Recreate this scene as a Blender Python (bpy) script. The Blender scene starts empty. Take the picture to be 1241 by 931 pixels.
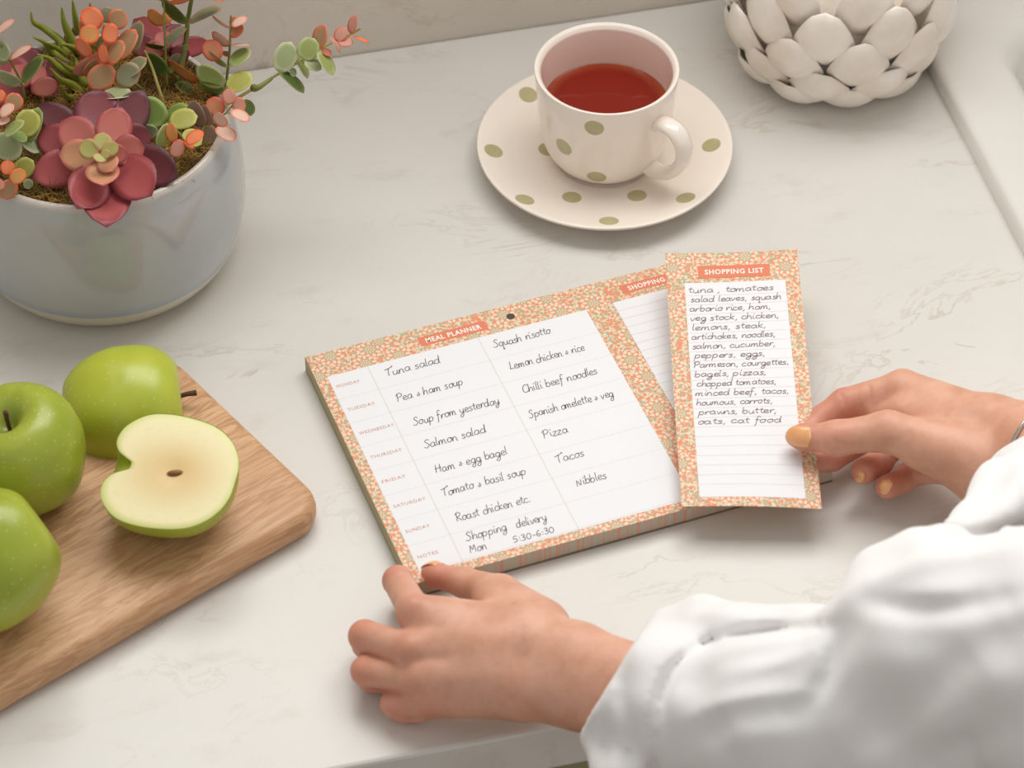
import bpy, math, random
import numpy as np
from mathutils import Vector, Matrix
random.seed(7); rng = np.random.default_rng(7)
S = 0.01                      # all modelling numbers are centimetres
COL = bpy.context.scene.collection
sc = bpy.context.scene

# ------------------------------------------------------------------ camera
TH, RO, FPX, DIST = 0.7868, 0.003038, 4000.0, 214.743
fw = np.array([0, math.cos(TH), -math.sin(TH)])
_r = np.array([1.0, 0, 0]); _u = np.cross(_r, fw)
cr = math.cos(RO)*_r + math.sin(RO)*_u
cu = -math.sin(RO)*_r + math.cos(RO)*_u
CP = -fw*DIST
cam = bpy.data.cameras.new('camera'); cam_o = bpy.data.objects.new('camera', cam); COL.objects.link(cam_o)
M = Matrix(((cr[0], cu[0], -fw[0], CP[0]*S), (cr[1], cu[1], -fw[1], CP[1]*S), (cr[2], cu[2], -fw[2], CP[2]*S), (0, 0, 0, 1)))
cam_o.matrix_world = M
cam.sensor_width = 36; cam.lens = FPX/1241*36; cam.clip_start = 0.05
cam.dof.use_dof = True; cam.dof.focus_distance = DIST*S; cam.dof.aperture_fstop = 9.0
sc.camera = cam_o

# ------------------------------------------------------------------ world, light, exposure
sc.view_settings.view_transform = 'Standard'; sc.view_settings.look = 'None'
sc.view_settings.gamma = 1; sc.view_settings.use_curve_mapping = False
sc.view_settings.exposure = -0.07
w = bpy.data.worlds.new('world'); sc.world = w; w.use_nodes = True
bg = w.node_tree.nodes['Background']; bg.inputs[0].default_value = (1.0, 0.97, 0.935, 1); bg.inputs[1].default_value = 0.52
PHC = 0.2406                  # yaw of the worktop
CX = np.array([math.cos(PHC), math.sin(PHC), 0]); CY = np.array([-math.sin(PHC), math.cos(PHC), 0])
def area(name, loc, target, sx, sy, power, col):
    L = bpy.data.lights.new(name, 'AREA'); L.shape = 'RECTANGLE'; L.size = sx*S; L.size_y = sy*S
    L.energy = power; L.color = col
    o = bpy.data.objects.new(name, L); COL.objects.link(o)
    o.location = Vector(loc)*S
    o.rotation_euler = (Vector(target)-Vector(loc)).to_track_quat('-Z', 'Y').to_euler()
    return o
WIN = CX*18 + CY*52 + np.array([0, 0, 100.0])
area('window_daylight', WIN, CX*2 + CY*-4 + np.array([0, 0, 0.0]), 120, 92, 18, (1.0, 0.99, 0.97))

# ------------------------------------------------------------------ helpers
def at(px, py, z=0.0):        # point at height z (cm) seen at photo pixel px,py
    d = fw + cr*(px-620.5)/FPX + cu*(465.5-py)/FPX
    return CP + d*((z-CP[2])/d[2])
def tag(o, label=None, cat=None, group=None, kind=None):
    if label: o['label'] = label
    if cat: o['category'] = cat
    if group: o['group'] = group
    if kind: o['kind'] = kind
    return o
def root(name, loc, label=None, cat=None, group=None, rz=0, kind=None, parent=None):
    o = bpy.data.objects.new(name, None); COL.objects.link(o); o.empty_display_size = 0.02
    o.location = Vector([float(v) for v in loc])*S; o.rotation_euler = (0, 0, rz)
    if parent: o.parent = parent
    o['_'] = 0; del o['_']
    return tag(o, label, cat, group, kind)
def wmat(o):
    m = Matrix.LocRotScale(o.location, o.rotation_euler, None)
    return wmat(o.parent) @ m if o.parent else m
def mobj(name, verts, faces, mat, parent=None, local=False, smooth=True, uv=None, midx=None, edge=None):
    """one mesh object; verts in cm, world space unless local=True"""
    V = np.array(verts, float).reshape(-1, 3)*S
    if parent is not None and not local:
        Mi = np.array(wmat(parent).inverted()); V = V@Mi[:3, :3].T + Mi[:3, 3]
    loc = None
    if parent is None and not local:
        loc = np.array([(V[:, 0].min()+V[:, 0].max())/2, (V[:, 1].min()+V[:, 1].max())/2, V[:, 2].min()]); V = V-loc
    me = bpy.data.meshes.new(name)
    me.from_pydata(V.tolist(), [], [tuple(int(i) for i in f) for f in faces])
    for m in (mat if isinstance(mat, (list, tuple)) else [mat]): me.materials.append(m)
    if midx is not None: me.polygons.foreach_set('material_index', list(midx))
    me.polygons.foreach_set('use_smooth', [smooth]*len(me.polygons))
    if uv is not None:
        u = me.uv_layers.new(name='UV'); li = np.zeros(len(me.loops), int); me.loops.foreach_get('vertex_index', li)
        u.data.foreach_set('uv', np.array(uv, float)[li].ravel())
    me.update()
    if smooth and edge is not None:
        me.set_sharp_from_angle(angle=math.radians(edge))
    o = bpy.data.objects.new(name, me); COL.objects.link(o)
    if loc is not None: o.location = loc
    if parent is not None: o.parent = parent
    return o
def box(a, b):                # axis aligned, local coordinates
    v = [(x, y, z) for x in (a[0], b[0]) for y in (a[1], b[1]) for z in (a[2], b[2])]
    return v, [(0, 1, 3, 2), (4, 6, 7, 5), (0, 4, 5, 1), (2, 3, 7, 6), (0, 2, 6, 4), (1, 5, 7, 3)]
def join(*parts):
    V = []; F = []
    for v, f in parts:
        n = len(V); V += [tuple(p) for p in v]; F += [tuple(i+n for i in q) for q in f]
    return V, F
def catmull(P, n=6, closed=False):
    P = np.array(P, float); out = []
    m = len(P)
    for i in range(m if closed else m-1):
        if closed: a, b, c, d = P[i-1], P[i], P[(i+1) % m], P[(i+2) % m]
        else: a, b, c, d = P[max(i-1, 0)], P[i], P[i+1], P[min(i+2, m-1)]
        for t in np.arange(n)/n:
            out.append(0.5*((2*b)+(-a+c)*t+(2*a-5*b+4*c-d)*t*t+(-a+3*b-3*c+d)*t**3))
    if not closed: out.append(P[-1])
    return np.array(out)
def lathe(prof, n=64, th0=0.0, th1=2*math.pi, center=(0, 0, 0), rfun=None):
    full = abs(th1-th0-2*math.pi) < 1e-6
    V = []; F = []; m = len(prof); k = n if full else n+1
    for i in range(k):
        t = th0+(th1-th0)*i/n
        for (r, z) in prof:
            rr = r*(rfun(t, z, r) if rfun else 1)
            V.append((center[0]+rr*math.cos(t), center[1]+rr*math.sin(t), center[2]+z))
    for i in range(n):
        a = i*m; b = ((i+1) % k)*m
        for j in range(m-1): F.append((a+j, b+j, b+j+1, a+j+1))
    return V, F
def tube(pts, rad, n=8, cap=True):
    P = np.array(pts, float); V = []; F = []; m = len(P)
    rad = [rad]*m if np.isscalar(rad) else rad
    T = np.gradient(P, axis=0); up = np.array([0.3, 0.2, 1.0])
    for i in range(m):
        t = T[i]/(np.linalg.norm(T[i])+1e-9)
        a = np.cross(t, up); 
        if np.linalg.norm(a) < 1e-3: a = np.cross(t, [1, 0, 0])
        a /= np.linalg.norm(a); b = np.cross(t, a); up = -np.cross(t, a) if False else up
        for k in range(n):
            q = 2*math.pi*k/n; V.append(P[i]+rad[i]*(a*math.cos(q)+b*math.sin(q)))
    for i in range(m-1):
        for k in range(n): F.append((i*n+k, i*n+(k+1) % n, (i+1)*n+(k+1) % n, (i+1)*n+k))
    if cap: F += [tuple(range(n))[::-1], tuple((m-1)*n+k for k in range(n))]
    return V, F
def rounded_slab(outline, prof):
    """outline: inward-offsettable CCW polygon points with normals; prof: [(inset, z)...] bottom to top"""
    P = np.array(outline, float); n = len(P)
    T = np.roll(P, -1, 0)-np.roll(P, 1, 0); T /= np.linalg.norm(T, axis=1)[:, None]
    N = np.stack([-T[:, 1], T[:, 0]], 1)      # inward for CCW
    V = []; F = []
    for ins, z in prof:
        Q = P+N*ins; V += [(a, b, z) for a, b in Q]
    for i in range(len(prof)-1):
        for k in range(n): F.append((i*n+k, i*n+(k+1) % n, (i+1)*n+(k+1) % n, (i+1)*n+k))
    F.append(tuple(range(n))[::-1]); F.append(tuple((len(prof)-1)*n+k for k in range(n)))
    return V, F
def rrect(x0, y0, x1, y1, r, n=8):
    out = []
    for cx, cy, a in ((x1-r, y0+r, -90), (x1-r, y1-r, 0), (x0+r, y1-r, 90), (x0+r, y0+r, 180)):
        for i in range(n+1):
            t = math.radians(a+90*i/n); out.append((cx+r*math.cos(t), cy+r*math.sin(t)))
    return out

# ------------------------------------------------------------------ node helpers
class NG:
    def __init__(s, name):
        s.m = bpy.data.materials.new(name); s.m.use_nodes = True; s.t = s.m.node_tree; s.n = s.t.nodes
        s.b = s.n['Principled BSDF']; s.out = s.n['Material Output']
    def set(s, sock, v):
        if isinstance(v, bpy.types.NodeSocket): s.t.links.new(v, sock)
        elif isinstance(v, (tuple, list)) and len(v) == 3 and sock.type == 'RGBA': sock.default_value = (*v, 1)
        else: sock.default_value = v
    def node(s, typ, ins=None, **kw):
        n = s.n.new(typ)
        for k, v in kw.items(): setattr(n, k, v)
        for k, v in (ins or {}).items(): s.set(n.inputs[k], v)
        return n
    def math(s, op, a, b=0.0, c=0.0, clamp=False):
        n = s.node('ShaderNodeMath', operation=op, use_clamp=clamp); s.set(n.inputs[0], a); s.set(n.inputs[1], b); s.set(n.inputs[2], c)
        return n.outputs[0]
    def vmath(s, op, a, b=(0, 0, 0), out=0):
        n = s.node('ShaderNodeVectorMath', operation=op); s.set(n.inputs[0], a); s.set(n.inputs[1], b)
        return n.outputs[out]
    def mix(s, f, a, b):
        n = s.node('ShaderNodeMix', data_type='RGBA'); s.set(n.inputs[0], f); s.set(n.inputs[6], a); s.set(n.inputs[7], b)
        return n.outputs[2]
    def step(s, x, lo, hi):     # smooth ramp 0..1 from lo to hi
        n = s.node('ShaderNodeMapRange', interpolation_type='SMOOTHSTEP'); s.set(n.inputs[0], x); s.set(n.inputs[1], lo); s.set(n.inputs[2], hi)
        return n.outputs[0]
    def obj(s): return s.node('ShaderNodeTexCoord').outputs['Object']
    def uv(s): return s.node('ShaderNodeTexCoord').outputs['UV']
    def pos(s): return s.node('ShaderNodeNewGeometry').outputs['Position']
    def sep(s, v):
        n = s.node('ShaderNodeSeparateXYZ'); s.set(n.inputs[0], v); return n.outputs
    def comb(s, x, y, z=0.0):
        n = s.node('ShaderNodeCombineXYZ'); s.set(n.inputs[0], x); s.set(n.inputs[1], y); s.set(n.inputs[2], z); return n.outputs[0]
    def scale(s, v, k):
        n = s.node('ShaderNodeMapping'); s.set(n.inputs[0], v); n.inputs['Scale'].default_value = k if isinstance(k, tuple) else (k, k, k); return n.outputs[0]
    def noise(s, v, sc_, det=3, rough=0.5, dist=0.0, out=0):
        n = s.node('ShaderNodeTexNoise', {'Scale': sc_, 'Detail': det, 'Roughness': rough, 'Distortion': dist}); s.set(n.inputs['Vector'], v); return n.outputs[out]
    def bump(s, h, strength=0.3, dist=0.001):
        n = s.node('ShaderNodeBump', {'Strength': strength, 'Distance': dist}); s.set(n.inputs['Height'], h); s.set(s.b.inputs['Normal'], n.outputs[0])
    def fin(s, col=None, rough=0.5, **kw):
        if col is not None: s.set(s.b.inputs['Base Color'], col)
        s.set(s.b.inputs['Roughness'], rough)
        for k, v in kw.items(): s.set(s.b.inputs[k.replace('_', ' ')], v)
        return s.m
def lin(r, g, b):             # 0-255 sRGB to linear
    f = lambda c: (c/12.92 if c <= 0.04045 else ((c+0.055)/1.055)**2.4)
    return tuple(f(c/255) for c in (r, g, b))
def plain(name, c, rough=0.5, **kw): return NG(name).fin(lin(*c), rough, **kw)

# ------------------------------------------------------------------ materials of the setting
def marble(name, base, tan, rough, vein=0.5):
    g = NG(name); p = g.obj()
    p2 = g.scale(p, (1.0, 2.2, 1.0))
    warp = g.noise(p2, 7, 4, .55, .4, 1)
    q = g.vmath('ADD', p2, g.vmath('SCALE', warp, (0, 0, 0)))
    n1 = g.noise(p2, 9, 8, .62, .9)
    v1 = g.math('ABSOLUTE', g.math('SUBTRACT', n1, 0.5))
    vein1 = g.math('SUBTRACT', 1.0, g.step(v1, 0.0, 0.02))
    patch = g.step(g.noise(p2, 5, 3), .46, .68)
    f = g.math('MULTIPLY', g.math('MULTIPLY', vein1, patch), vein)
    cloud = g.step(g.noise(p, 6, 5, .6), .3, .75)
    c = g.mix(g.math('MULTIPLY', cloud, .5), base, tuple(x*.90 for x in base))
    c = g.mix(f, c, tan)
    spots = g.math('MULTIPLY', g.step(g.noise(p2, 14, 6, .62), .56, .78), .34)
    c = g.mix(spots, c, tan)
    g.bump(g.noise(p, 60, 4), .06, .0008)
    return g.fin(c, rough, IOR=1.45)
m_top = marble('white_marble', lin(223, 220, 213), lin(184, 168, 148), 0.30, .5)
m_wall = marble('splashback_marble', lin(226, 217, 206), lin(176, 158, 140), 0.35, .6)
m_ceramic = plain('sink_ceramic', (230, 227, 220), 0.06, Coat_Weight=.5)
m_plaster = plain('plaster', (225, 220, 212), 0.8)
m_sage = plain('sage_cabinet_paint', (150, 146, 112), 0.45)
m_floor = NG('oak_floor_wood'); m_floor = m_floor.fin(m_floor.mix(m_floor.noise(m_floor.obj(), 8, 4), lin(150, 120, 90), lin(120, 92, 66)), .5)
m_white_paint = plain('white_paint', (235, 233, 228), .4)

# ------------------------------------------------------------------ large structure
def cc(p): return np.array([p@CX, p@CY])
backY = (cc(at(299.5, 85.7))[1]+cc(at(840, 0))[1])/2
frontY = (cc(at(407.7, 931))[1]+cc(at(671.6, 883.7))[1])/2
sinkX = (cc(at(1121.3, 77.4))[0]+cc(at(1241, 313))[0])/2
H = -90.0
def frame_box(name, a, b, mat, **k):      # box in worktop-aligned axes
    o = mobj(name, *box(a, b), mat, None, local=True, smooth=False); o.rotation_euler = (0, 0, PHC); return o
tag(frame_box('floor', (-260, -260, H-4), (260, backY, H), m_floor), kind='structure')
# back wall with a window opening over the sink
wx0, wx1, wz0, wz1 = -42, 80, 52, 146
V, F = join(box((-200, backY, H), (260, backY+12, wz0)), box((-200, backY, wz1), (260, backY+12, 170)),
            box((-200, backY, wz0), (wx0, backY+12, wz1)), box((wx1, backY, wz0), (260, backY+12, wz1)))
o = mobj('wall_back', V, F, m_wall, None, local=True, smooth=False); o.rotation_euler = (0, 0, PHC); tag(o, kind='structure')
fr = 5
V, F = join(box((wx0, backY+4, wz0), (wx0+fr, backY+9, wz1)), box((wx1-fr, backY+4, wz0), (wx1, backY+9, wz1)),
            box((wx0+fr, backY+4, wz0), (wx1-fr, backY+9, wz0+fr)), box((wx0+fr, backY+4, wz1-fr), (wx1-fr, backY+9, wz1)),
            box(((wx0+wx1)/2-2, backY+5, wz0+fr), ((wx0+wx1)/2+2, backY+8, wz1-fr)))
o = mobj('window_1', V, F, m_white_paint, None, local=True, smooth=False); o.rotation_euler = (0, 0, PHC); tag(o, kind='structure')

# worktop: slab with a hole for the sink
TK = 3.9
sx0, sx1, sy0, sy1 = sinkX, sinkX+60, backY-48, backY-4.5      # sink rim outline
hx0, hx1, hy0, hy1 = sx0+2, sx1-2, sy0+2, sy1-2
xs = [-110, hx0, hx1, 190]; ys = [frontY, hy0, hy1, backY-.05]
V = []; F = []
for z in (-TK, 0):
    for y in ys:
        for x in xs: V.append((x, y, z))
I = lambda i, j, k: k*16+j*4+i
for i in range(3):
    for j in range(3):
        if (i, j) == (1, 1): continue
        F += [(I(i, j, 1), I(i+1, j, 1), I(i+1, j+1, 1), I(i, j+1, 1)), (I(i, j, 0), I(i, j+1, 0), I(i+1, j+1, 0), I(i+1, j, 0))]
for i in range(3):
    F += [(I(i, 0, 0), I(i+1, 0, 0), I(i+1, 0, 1), I(i, 0, 1)), (I(i, 3, 0), I(i, 3, 1), I(i+1, 3, 1), I(i+1, 3, 0)),
          (I(0, i, 0), I(0, i, 1), I(0, i+1, 1), I(0, i+1, 0)), (I(3, i, 0), I(3, i+1, 0), I(3, i+1, 1), I(3, i, 1))]
F += [(I(1, 1, 0), I(1, 1, 1), I(2, 1, 1), I(2, 1, 0)), (I(1, 2, 0), I(2, 2, 0), I(2, 2, 1), I(1, 2, 1)),
      (I(1, 1, 0), I(1, 2, 0), I(1, 2, 1), I(1, 1, 1)), (I(2, 1, 0), I(2, 1, 1), I(2, 2, 1), I(2, 2, 0))]
worktop = mobj('worktop', V, F, m_top, None, local=True, smooth=False); worktop.rotation_euler = (0, 0, PHC)
bv = worktop.modifiers.new('edge', 'BEVEL'); bv.width = 0.0025; bv.segments = 2; bv.limit_method = 'ANGLE'
tag(worktop, 'white marble kitchen worktop with faint tan veins under everything', 'worktop')
# base cabinet below
cab = root('base_cabinet', (0, 0, 0), 'sage green base cabinet under the front edge of the worktop', 'cabinet', rz=PHC)
mobj('body', *join(box((-105, frontY+4, H), (hx0-5, backY-1, H+10)), box((-105, frontY+4.0, H+10), (hx0-5, backY-1, -TK))), m_sage, cab, local=True, smooth=False)
for k in range(2):
    x0 = -104+k*66.5; d = mobj('door', *box((x0, frontY+1.8, H+12), (x0+65.5, frontY+4, -TK-.6)), m_sage, cab, local=True, smooth=False)
    pts = [(x0+(60 if k == 0 else 5), frontY+1.8-q, zz) for q, zz in ((0, -14), (2.2, -14), (2.2, -22), (0, -22))]
    hd = mobj('handle', *tube(pts, .5, 8), plain('brass', (190, 150, 90), .3, Metallic=1.0), None, local=True); hd.parent = d

# sink
sink = root('kitchen_sink', (0, 0, 0), 'glossy white ceramic sink set in the worktop at right', 'sink', rz=PHC)
ro = rrect(sx0, sy0, sx1, sy1, 2.0); n = len(ro)
def ring_inset(dx, r): return rrect(sx0+dx, sy0+dx, sx1-dx, sy1-dx, r)
rings = [(0, .0, 2.0), (-.0, .9, 2.0), (.08, 1.25, 2.0), (.3, 1.5, 2.0), (.65, 1.6, 2.0), (3.0, 1.55, 2.5), (4.5, 1.5, 4.2), (4.9, 1.42, 4.4), (5.3, 1.15, 4.5), (5.8, .3, 4.8), (6.6, -6, 5), (7.6, -15, 5.6), (10.5, -17.5, 6), (16, -18, 4)]
V = []; F = []
for dx, z, r in rings: V += [(a, b, z) for a, b in ring_inset(dx, r)]
for i in range(len(rings)-1):
    for k in range(n): F.append((i*n+k, i*n+(k+1) % n, (i+1)*n+(k+1) % n, (i+1)*n+k))
F.append(tuple((len(rings)-1)*n+k for k in range(n)))
mobj('basin', V, F, m_ceramic, sink, local=True)
c0 = ((sx0+sx1)/2, (sy0+sy1)/2, -17.9)
mobj('drain', *lathe([(0, .1), (2, .1), (3.4, .3), (4, .35), (4.3, .1)], 24, center=c0), plain('steel', (200, 200, 200), .2, Metallic=1.0), sink, local=True)
# ------------------------------------------------------------------ printed paper materials
CORAL = lin(234, 140, 100); SAGE = lin(172, 178, 140); CREAM = lin(228, 215, 188)
def floral(name):
    g = NG(name); u = g.uv()
    w_ = g.noise(u, 1.3, 2, .5, 0, 1)
    uw = g.vmath('ADD', u, g.vmath('MULTIPLY', g.vmath('SUBTRACT', w_, (.5, .5, .5)), (.25, .25, 0)))
    v2 = g.node('ShaderNodeTexVoronoi', {'Scale': 3.0, 'Randomness': .9}, voronoi_dimensions='2D'); g.set(v2.inputs['Vector'], uw)
    cr_ = g.sep(v2.outputs['Color'])
    blob = g.math('SUBTRACT', 1.0, g.step(v2.outputs['Distance'], .30, .38))
    colr = g.mix(g.step(cr_[0], .46, .50), CORAL, SAGE)
    c = g.mix(blob, CREAM, colr)
    # curling vines
    for sc_, col, th in ((1.6, CORAL, .035), (2.3, SAGE, .03), (2.9, CORAL, .03)):
        n = g.noise(uw, sc_, 1, .4, .6)
        ln = g.math('SUBTRACT', 1.0, g.step(g.math('ABSOLUTE', g.math('SUBTRACT', n, .5)), th*.5, th))
        c = g.mix(ln, c, col)
    # flower medallions
    v1 = g.node('ShaderNodeTexVoronoi', {'Scale': .42, 'Randomness': .75}, voronoi_dimensions='2D'); g.set(v1.inputs['Vector'], u)
    d = g.vmath('SUBTRACT', g.vmath('SCALE', u, (0, 0, 0)), v1.outputs['Position'])
    sv = g.n[-1] if False else None
    us = g.node('ShaderNodeVectorMath', operation='SUBTRACT'); g.set(us.inputs[0], u); g.set(us.inputs[1], v1.outputs['Position'])
    r = g.vmath('LENGTH', us.outputs[0], out=1)
    s3 = g.sep(us.outputs[0]); ang = g.math('ARCTAN2', s3[1], s3[0])
    pet = g.math('MULTIPLY', g.math('COSINE', g.math('MULTIPLY', ang, 9.0)), .5)
    def ringm(a, b, k):
        rr = g.math('ADD', r, g.math('MULTIPLY', pet, k))
        return g.math('MULTIPLY', g.step(rr, a-.02, a+.02), g.math('SUBTRACT', 1.0, g.step(rr, b-.02, b+.02)))
    inside = g.math('SUBTRACT', 1.0, g.step(g.math('ADD', r, g.math('MULTIPLY', pet, .12)), .80, .84))
    c = g.mix(inside, c, CREAM)
    for a, b, k, col in ((0, .08, 0, SAGE), (.13, .20, .0, CORAL), (.26, .42, .22, SAGE), (.44, .54, .25, CORAL), (.62, .76, -.3, CORAL)):
        c = g.mix(ringm(a, b, k), c, col)
    return g.fin(c, .55)
m_floral = floral('floral_print')
m_paper = plain('white_paper', (236, 236, 238), .6)
m_tag = plain('coral_print', (226, 128, 92), .6)
m_tagtext = plain('cream_print', (250, 240, 230), .6)
m_print = plain('terracotta_print', (206, 140, 112), .6)
m_rule = plain('pale_rule_print', (222, 213, 208), .6)
m_ink = plain('dark_ink', (88, 64, 68), .5)
m_ink2 = plain('faint_ink', (128, 100, 104), .5)
g = NG('page_edges'); p = g.sep(g.obj())
s1 = g.noise(g.comb(g.math('MULTIPLY', p[0], 100.0), 0.0, 0.0), 3.2, 3, .8)
lay = g.noise(g.comb(0.0, 0.0, g.math('MULTIPLY', p[2], 100.0)), 9.0, 2, .6)
c = g.mix(g.step(s1, .50, .56), lin(200, 194, 176), lin(236, 158, 134)); c = g.mix(g.math('MULTIPLY', g.step(s1, .40, .34 ), .8), c, lin(226, 218, 204))
c = g.mix(g.math('MULTIPLY', lay, .25), c, lin(150, 140, 126))
m_edges = g.fin(c, .7)
m_board = plain('grey_board', (128, 118, 98), .8)

# ---- a single-stroke handwriting alphabet (x-height 1)
G = {
'a': (1.0, [[(.78,.82),(.45,1),(.12,.72),(.1,.28),(.38,0),(.7,.3),(.8,.9),(.78,.25),(1,.02)]]),
'b': (.95, [[(.12,1.95),(.1,1),(.1,.05)],[(.1,.6),(.42,1),(.75,.75),(.72,.2),(.4,0),(.1,.15)]]),
'c': (.85, [[(.78,.8),(.48,1),(.14,.7),(.12,.25),(.42,0),(.85,.15)]]),
'd': (1.0, [[(.75,.8),(.45,1),(.1,.7),(.12,.2),(.4,0),(.72,.25),(.85,1.9),(.8,.3),(1,.02)]]),
'e': (.85, [[(.1,.45),(.5,.5),(.74,.75),(.5,1),(.16,.8),(.12,.25),(.42,0),(.85,.15)]]),
'f': (.75, [[(.75,1.75),(.5,2),(.3,1.6),(.28,.5),(.2,-.6),(.05,-.75)],[(.05,.9),(.65,.95)]]),
'g': (.95, [[(.75,.8),(.42,1),(.1,.7),(.12,.25),(.4,.05),(.72,.35),(.78,.9),(.75,-.4),(.45,-.95),(.1,-.65),(.5,-.2),(.95,.1)]]),
'h': (.95, [[(.12,1.95),(.1,1),(.08,0),(.2,.6),(.48,.98),(.72,.7),(.74,.1),(.95,0)]]),
'i': (.45, [[(.12,.95),(.14,.2),(.42,.02)],[(.16,1.38),(.24,1.62)]]),
'j': (.45, [[(.2,.95),(.2,-.4),(-.1,-.8)],[(.2,1.38),(.28,1.62)]]),
'k': (.85, [[(.12,1.95),(.1,0)],[(.7,1),(.15,.45),(.75,0)]]),
'l': (.4, [[(.12,1.95),(.1,.3),(.35,.02)]]),
'm': (1.35, [[(.08,.95),(.08,0),(.2,.7),(.42,.98),(.56,.7),(.56,0),(.68,.7),(.9,.98),(1.05,.7),(1.06,.1),(1.3,0)]]),
'n': (.95, [[(.08,.95),(.08,0),(.2,.65),(.45,.98),(.7,.7),(.72,.1),(.95,0)]]),
'o': (.9, [[(.5,1),(.14,.75),(.14,.22),(.45,0),(.76,.3),(.74,.78),(.5,1),(.9,.85)]]),
'p': (.95, [[(.1,1),(.08,0),(.02,-.9)],[(.1,.65),(.42,1),(.76,.72),(.7,.2),(.4,0),(.1,.15)]]),
'q': (.95, [[(.75,.8),(.42,1),(.1,.7),(.12,.25),(.4,.05),(.72,.35),(.78,.9),(.74,-.9),(.95,-.6)]]),
'r': (.7, [[(.08,.95),(.08,0),(.2,.65),(.45,.98),(.7,.85)]]),
's': (.75, [[(.65,.82),(.4,1),(.16,.78),(.4,.52),(.62,.25),(.38,0),(.05,.15)]]),
't': (.65, [[(.3,1.6),(.28,.3),(.6,.05)],[(.02,1.08),(.62,1.12)]]),
'u': (.95, [[(.08,.95),(.1,.25),(.38,0),(.66,.3),(.72,.95),(.72,.2),(.95,.02)]]),
'v': (.8, [[(.05,.95),(.35,0),(.7,.95)]]),
'w': (1.15, [[(.05,.95),(.28,0),(.55,.8),(.8,0),(1.08,.95)]]),
'x': (.8, [[(.08,.95),(.7,0)],[(.7,.95),(.05,0)]]),
'y': (.9, [[(.08,.95),(.15,.3),(.42,.1),(.7,.4)],[(.75,.95),(.68,-.3),(.35,-.95),(.05,-.6),(.5,-.15),(.9,.1)]]),
'z': (.8, [[(.08,.92),(.68,.95),(.08,.03),(.75,.05)]]),
'T': (1.1, [[(-.1,1.55),(.5,1.75),(1.2,2.05),(1.0,2.2)],[(.55,1.75),(.45,.8),(.5,0)]]),
'P': (1.1, [[(.2,1.8),(.15,0)],[(-.1,1.4),(.4,1.95),(.95,1.7),(.85,1.1),(.2,.9)]]),
'S': (1.05, [[(.95,1.6),(.6,1.9),(.25,1.5),(.6,1.05),(.85,.5),(.45,0),(0,.25)]]),
'H': (1.15, [[(.15,1.8),(.12,0)],[(.9,1.8),(.85,0)],[(-.05,.9),(1.1,1.0)]]),
'R': (1.1, [[(.2,1.8),(.15,0)],[(-.1,1.5),(.4,1.95),(.9,1.6),(.6,1.05),(.25,.95),(.6,.5),(1.1,0)]]),
'M': (1.4, [[(.05,0),(.2,1.6),(.55,.6),(.95,1.6),(1.1,0)]]),
'L': (.95, [[(.2,1.85),(.15,.6),(.1,.05),(.5,.12),(.9,.02)]]),
'C': (1.1, [[(1.0,1.5),(.65,1.85),(.2,1.4),(.1,.6),(.45,0),(1.05,.25)]]),
'N': (1.1, [[(.05,0),(.15,1.3),(.7,.1),(.85,1.4)]]),
'&': (.8, [[(.3,.9),(.55,.75),(.3,.45),(.15,.2),(.45,.1),(.7,.5)]]),
',': (.45, [[(.25,.1),(.22,-.1),(.08,-.4)]]), '.': (.4, [[(.15,-.05),(.22,.14)]]), ':': (.4, [[(.15,.15),(.2,.32)],[(.15,.7),(.2,.87)]]),
'-': (.6, [[(.08,.5),(.5,.52)]]),
'0': (.85, [[(.4,1.3),(.1,.9),(.12,.3),(.4,0),(.7,.4),(.65,1),(.4,1.3)]]),
'3': (.8, [[(.1,1.2),(.5,1.3),(.55,.9),(.3,.7),(.65,.5),(.5,.05),(.05,.1)]]),
'5': (.8, [[(.65,1.3),(.2,1.3),(.15,.75),(.55,.7),(.6,.2),(.05,.02)]]),
'6': (.8, [[(.55,1.3),(.15,.8),(.15,.2),(.5,0),(.65,.4),(.2,.5)]]),
}
def handwriting(name, text, u0, u1, v0, xh, mat, parent, sfun, wd=.045, v1=None):
    """ribbon strokes for one word; sfun(u,v)->local xyz on the paper"""
    total = sum(G[c][0] if c in G else .6 for c in text); k = (u1-u0)/max(total*1.0, .1)
    V = []; F = []; x = 0
    for c in text:
        if c not in G: x += .6; continue
        adv, strokes = G[c]; jx, jy = rng.normal(0, .04), rng.normal(0, .05)
        for st in strokes:
            P = catmull(np.array(st)+[jx, jy], 4)
            uu = u0+(x+P[:, 0])*k + P[:, 1]*xh*.18; vv = v0-P[:, 1]*xh
            if v1 is not None: vv = vv+(v1-v0)*(uu-u0)/(u1-u0)
            Q = np.stack([uu, vv], 1); T = np.gradient(Q, axis=0); T /= np.linalg.norm(T, axis=1)[:, None]+1e-9
            N = np.stack([-T[:, 1], T[:, 0]], 1)*wd/2
            n = len(V)
            for a, b in zip(Q-N, Q+N): V.append(sfun(a[0], a[1])); V.append(sfun(b[0], b[1]))
            F += [(n+2*i, n+2*i+1, n+2*i+3, n+2*i+2) for i in range(len(Q)-1)]
        x += adv
    return mobj(name, V, F, mat, parent, local=True, smooth=False)
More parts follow.
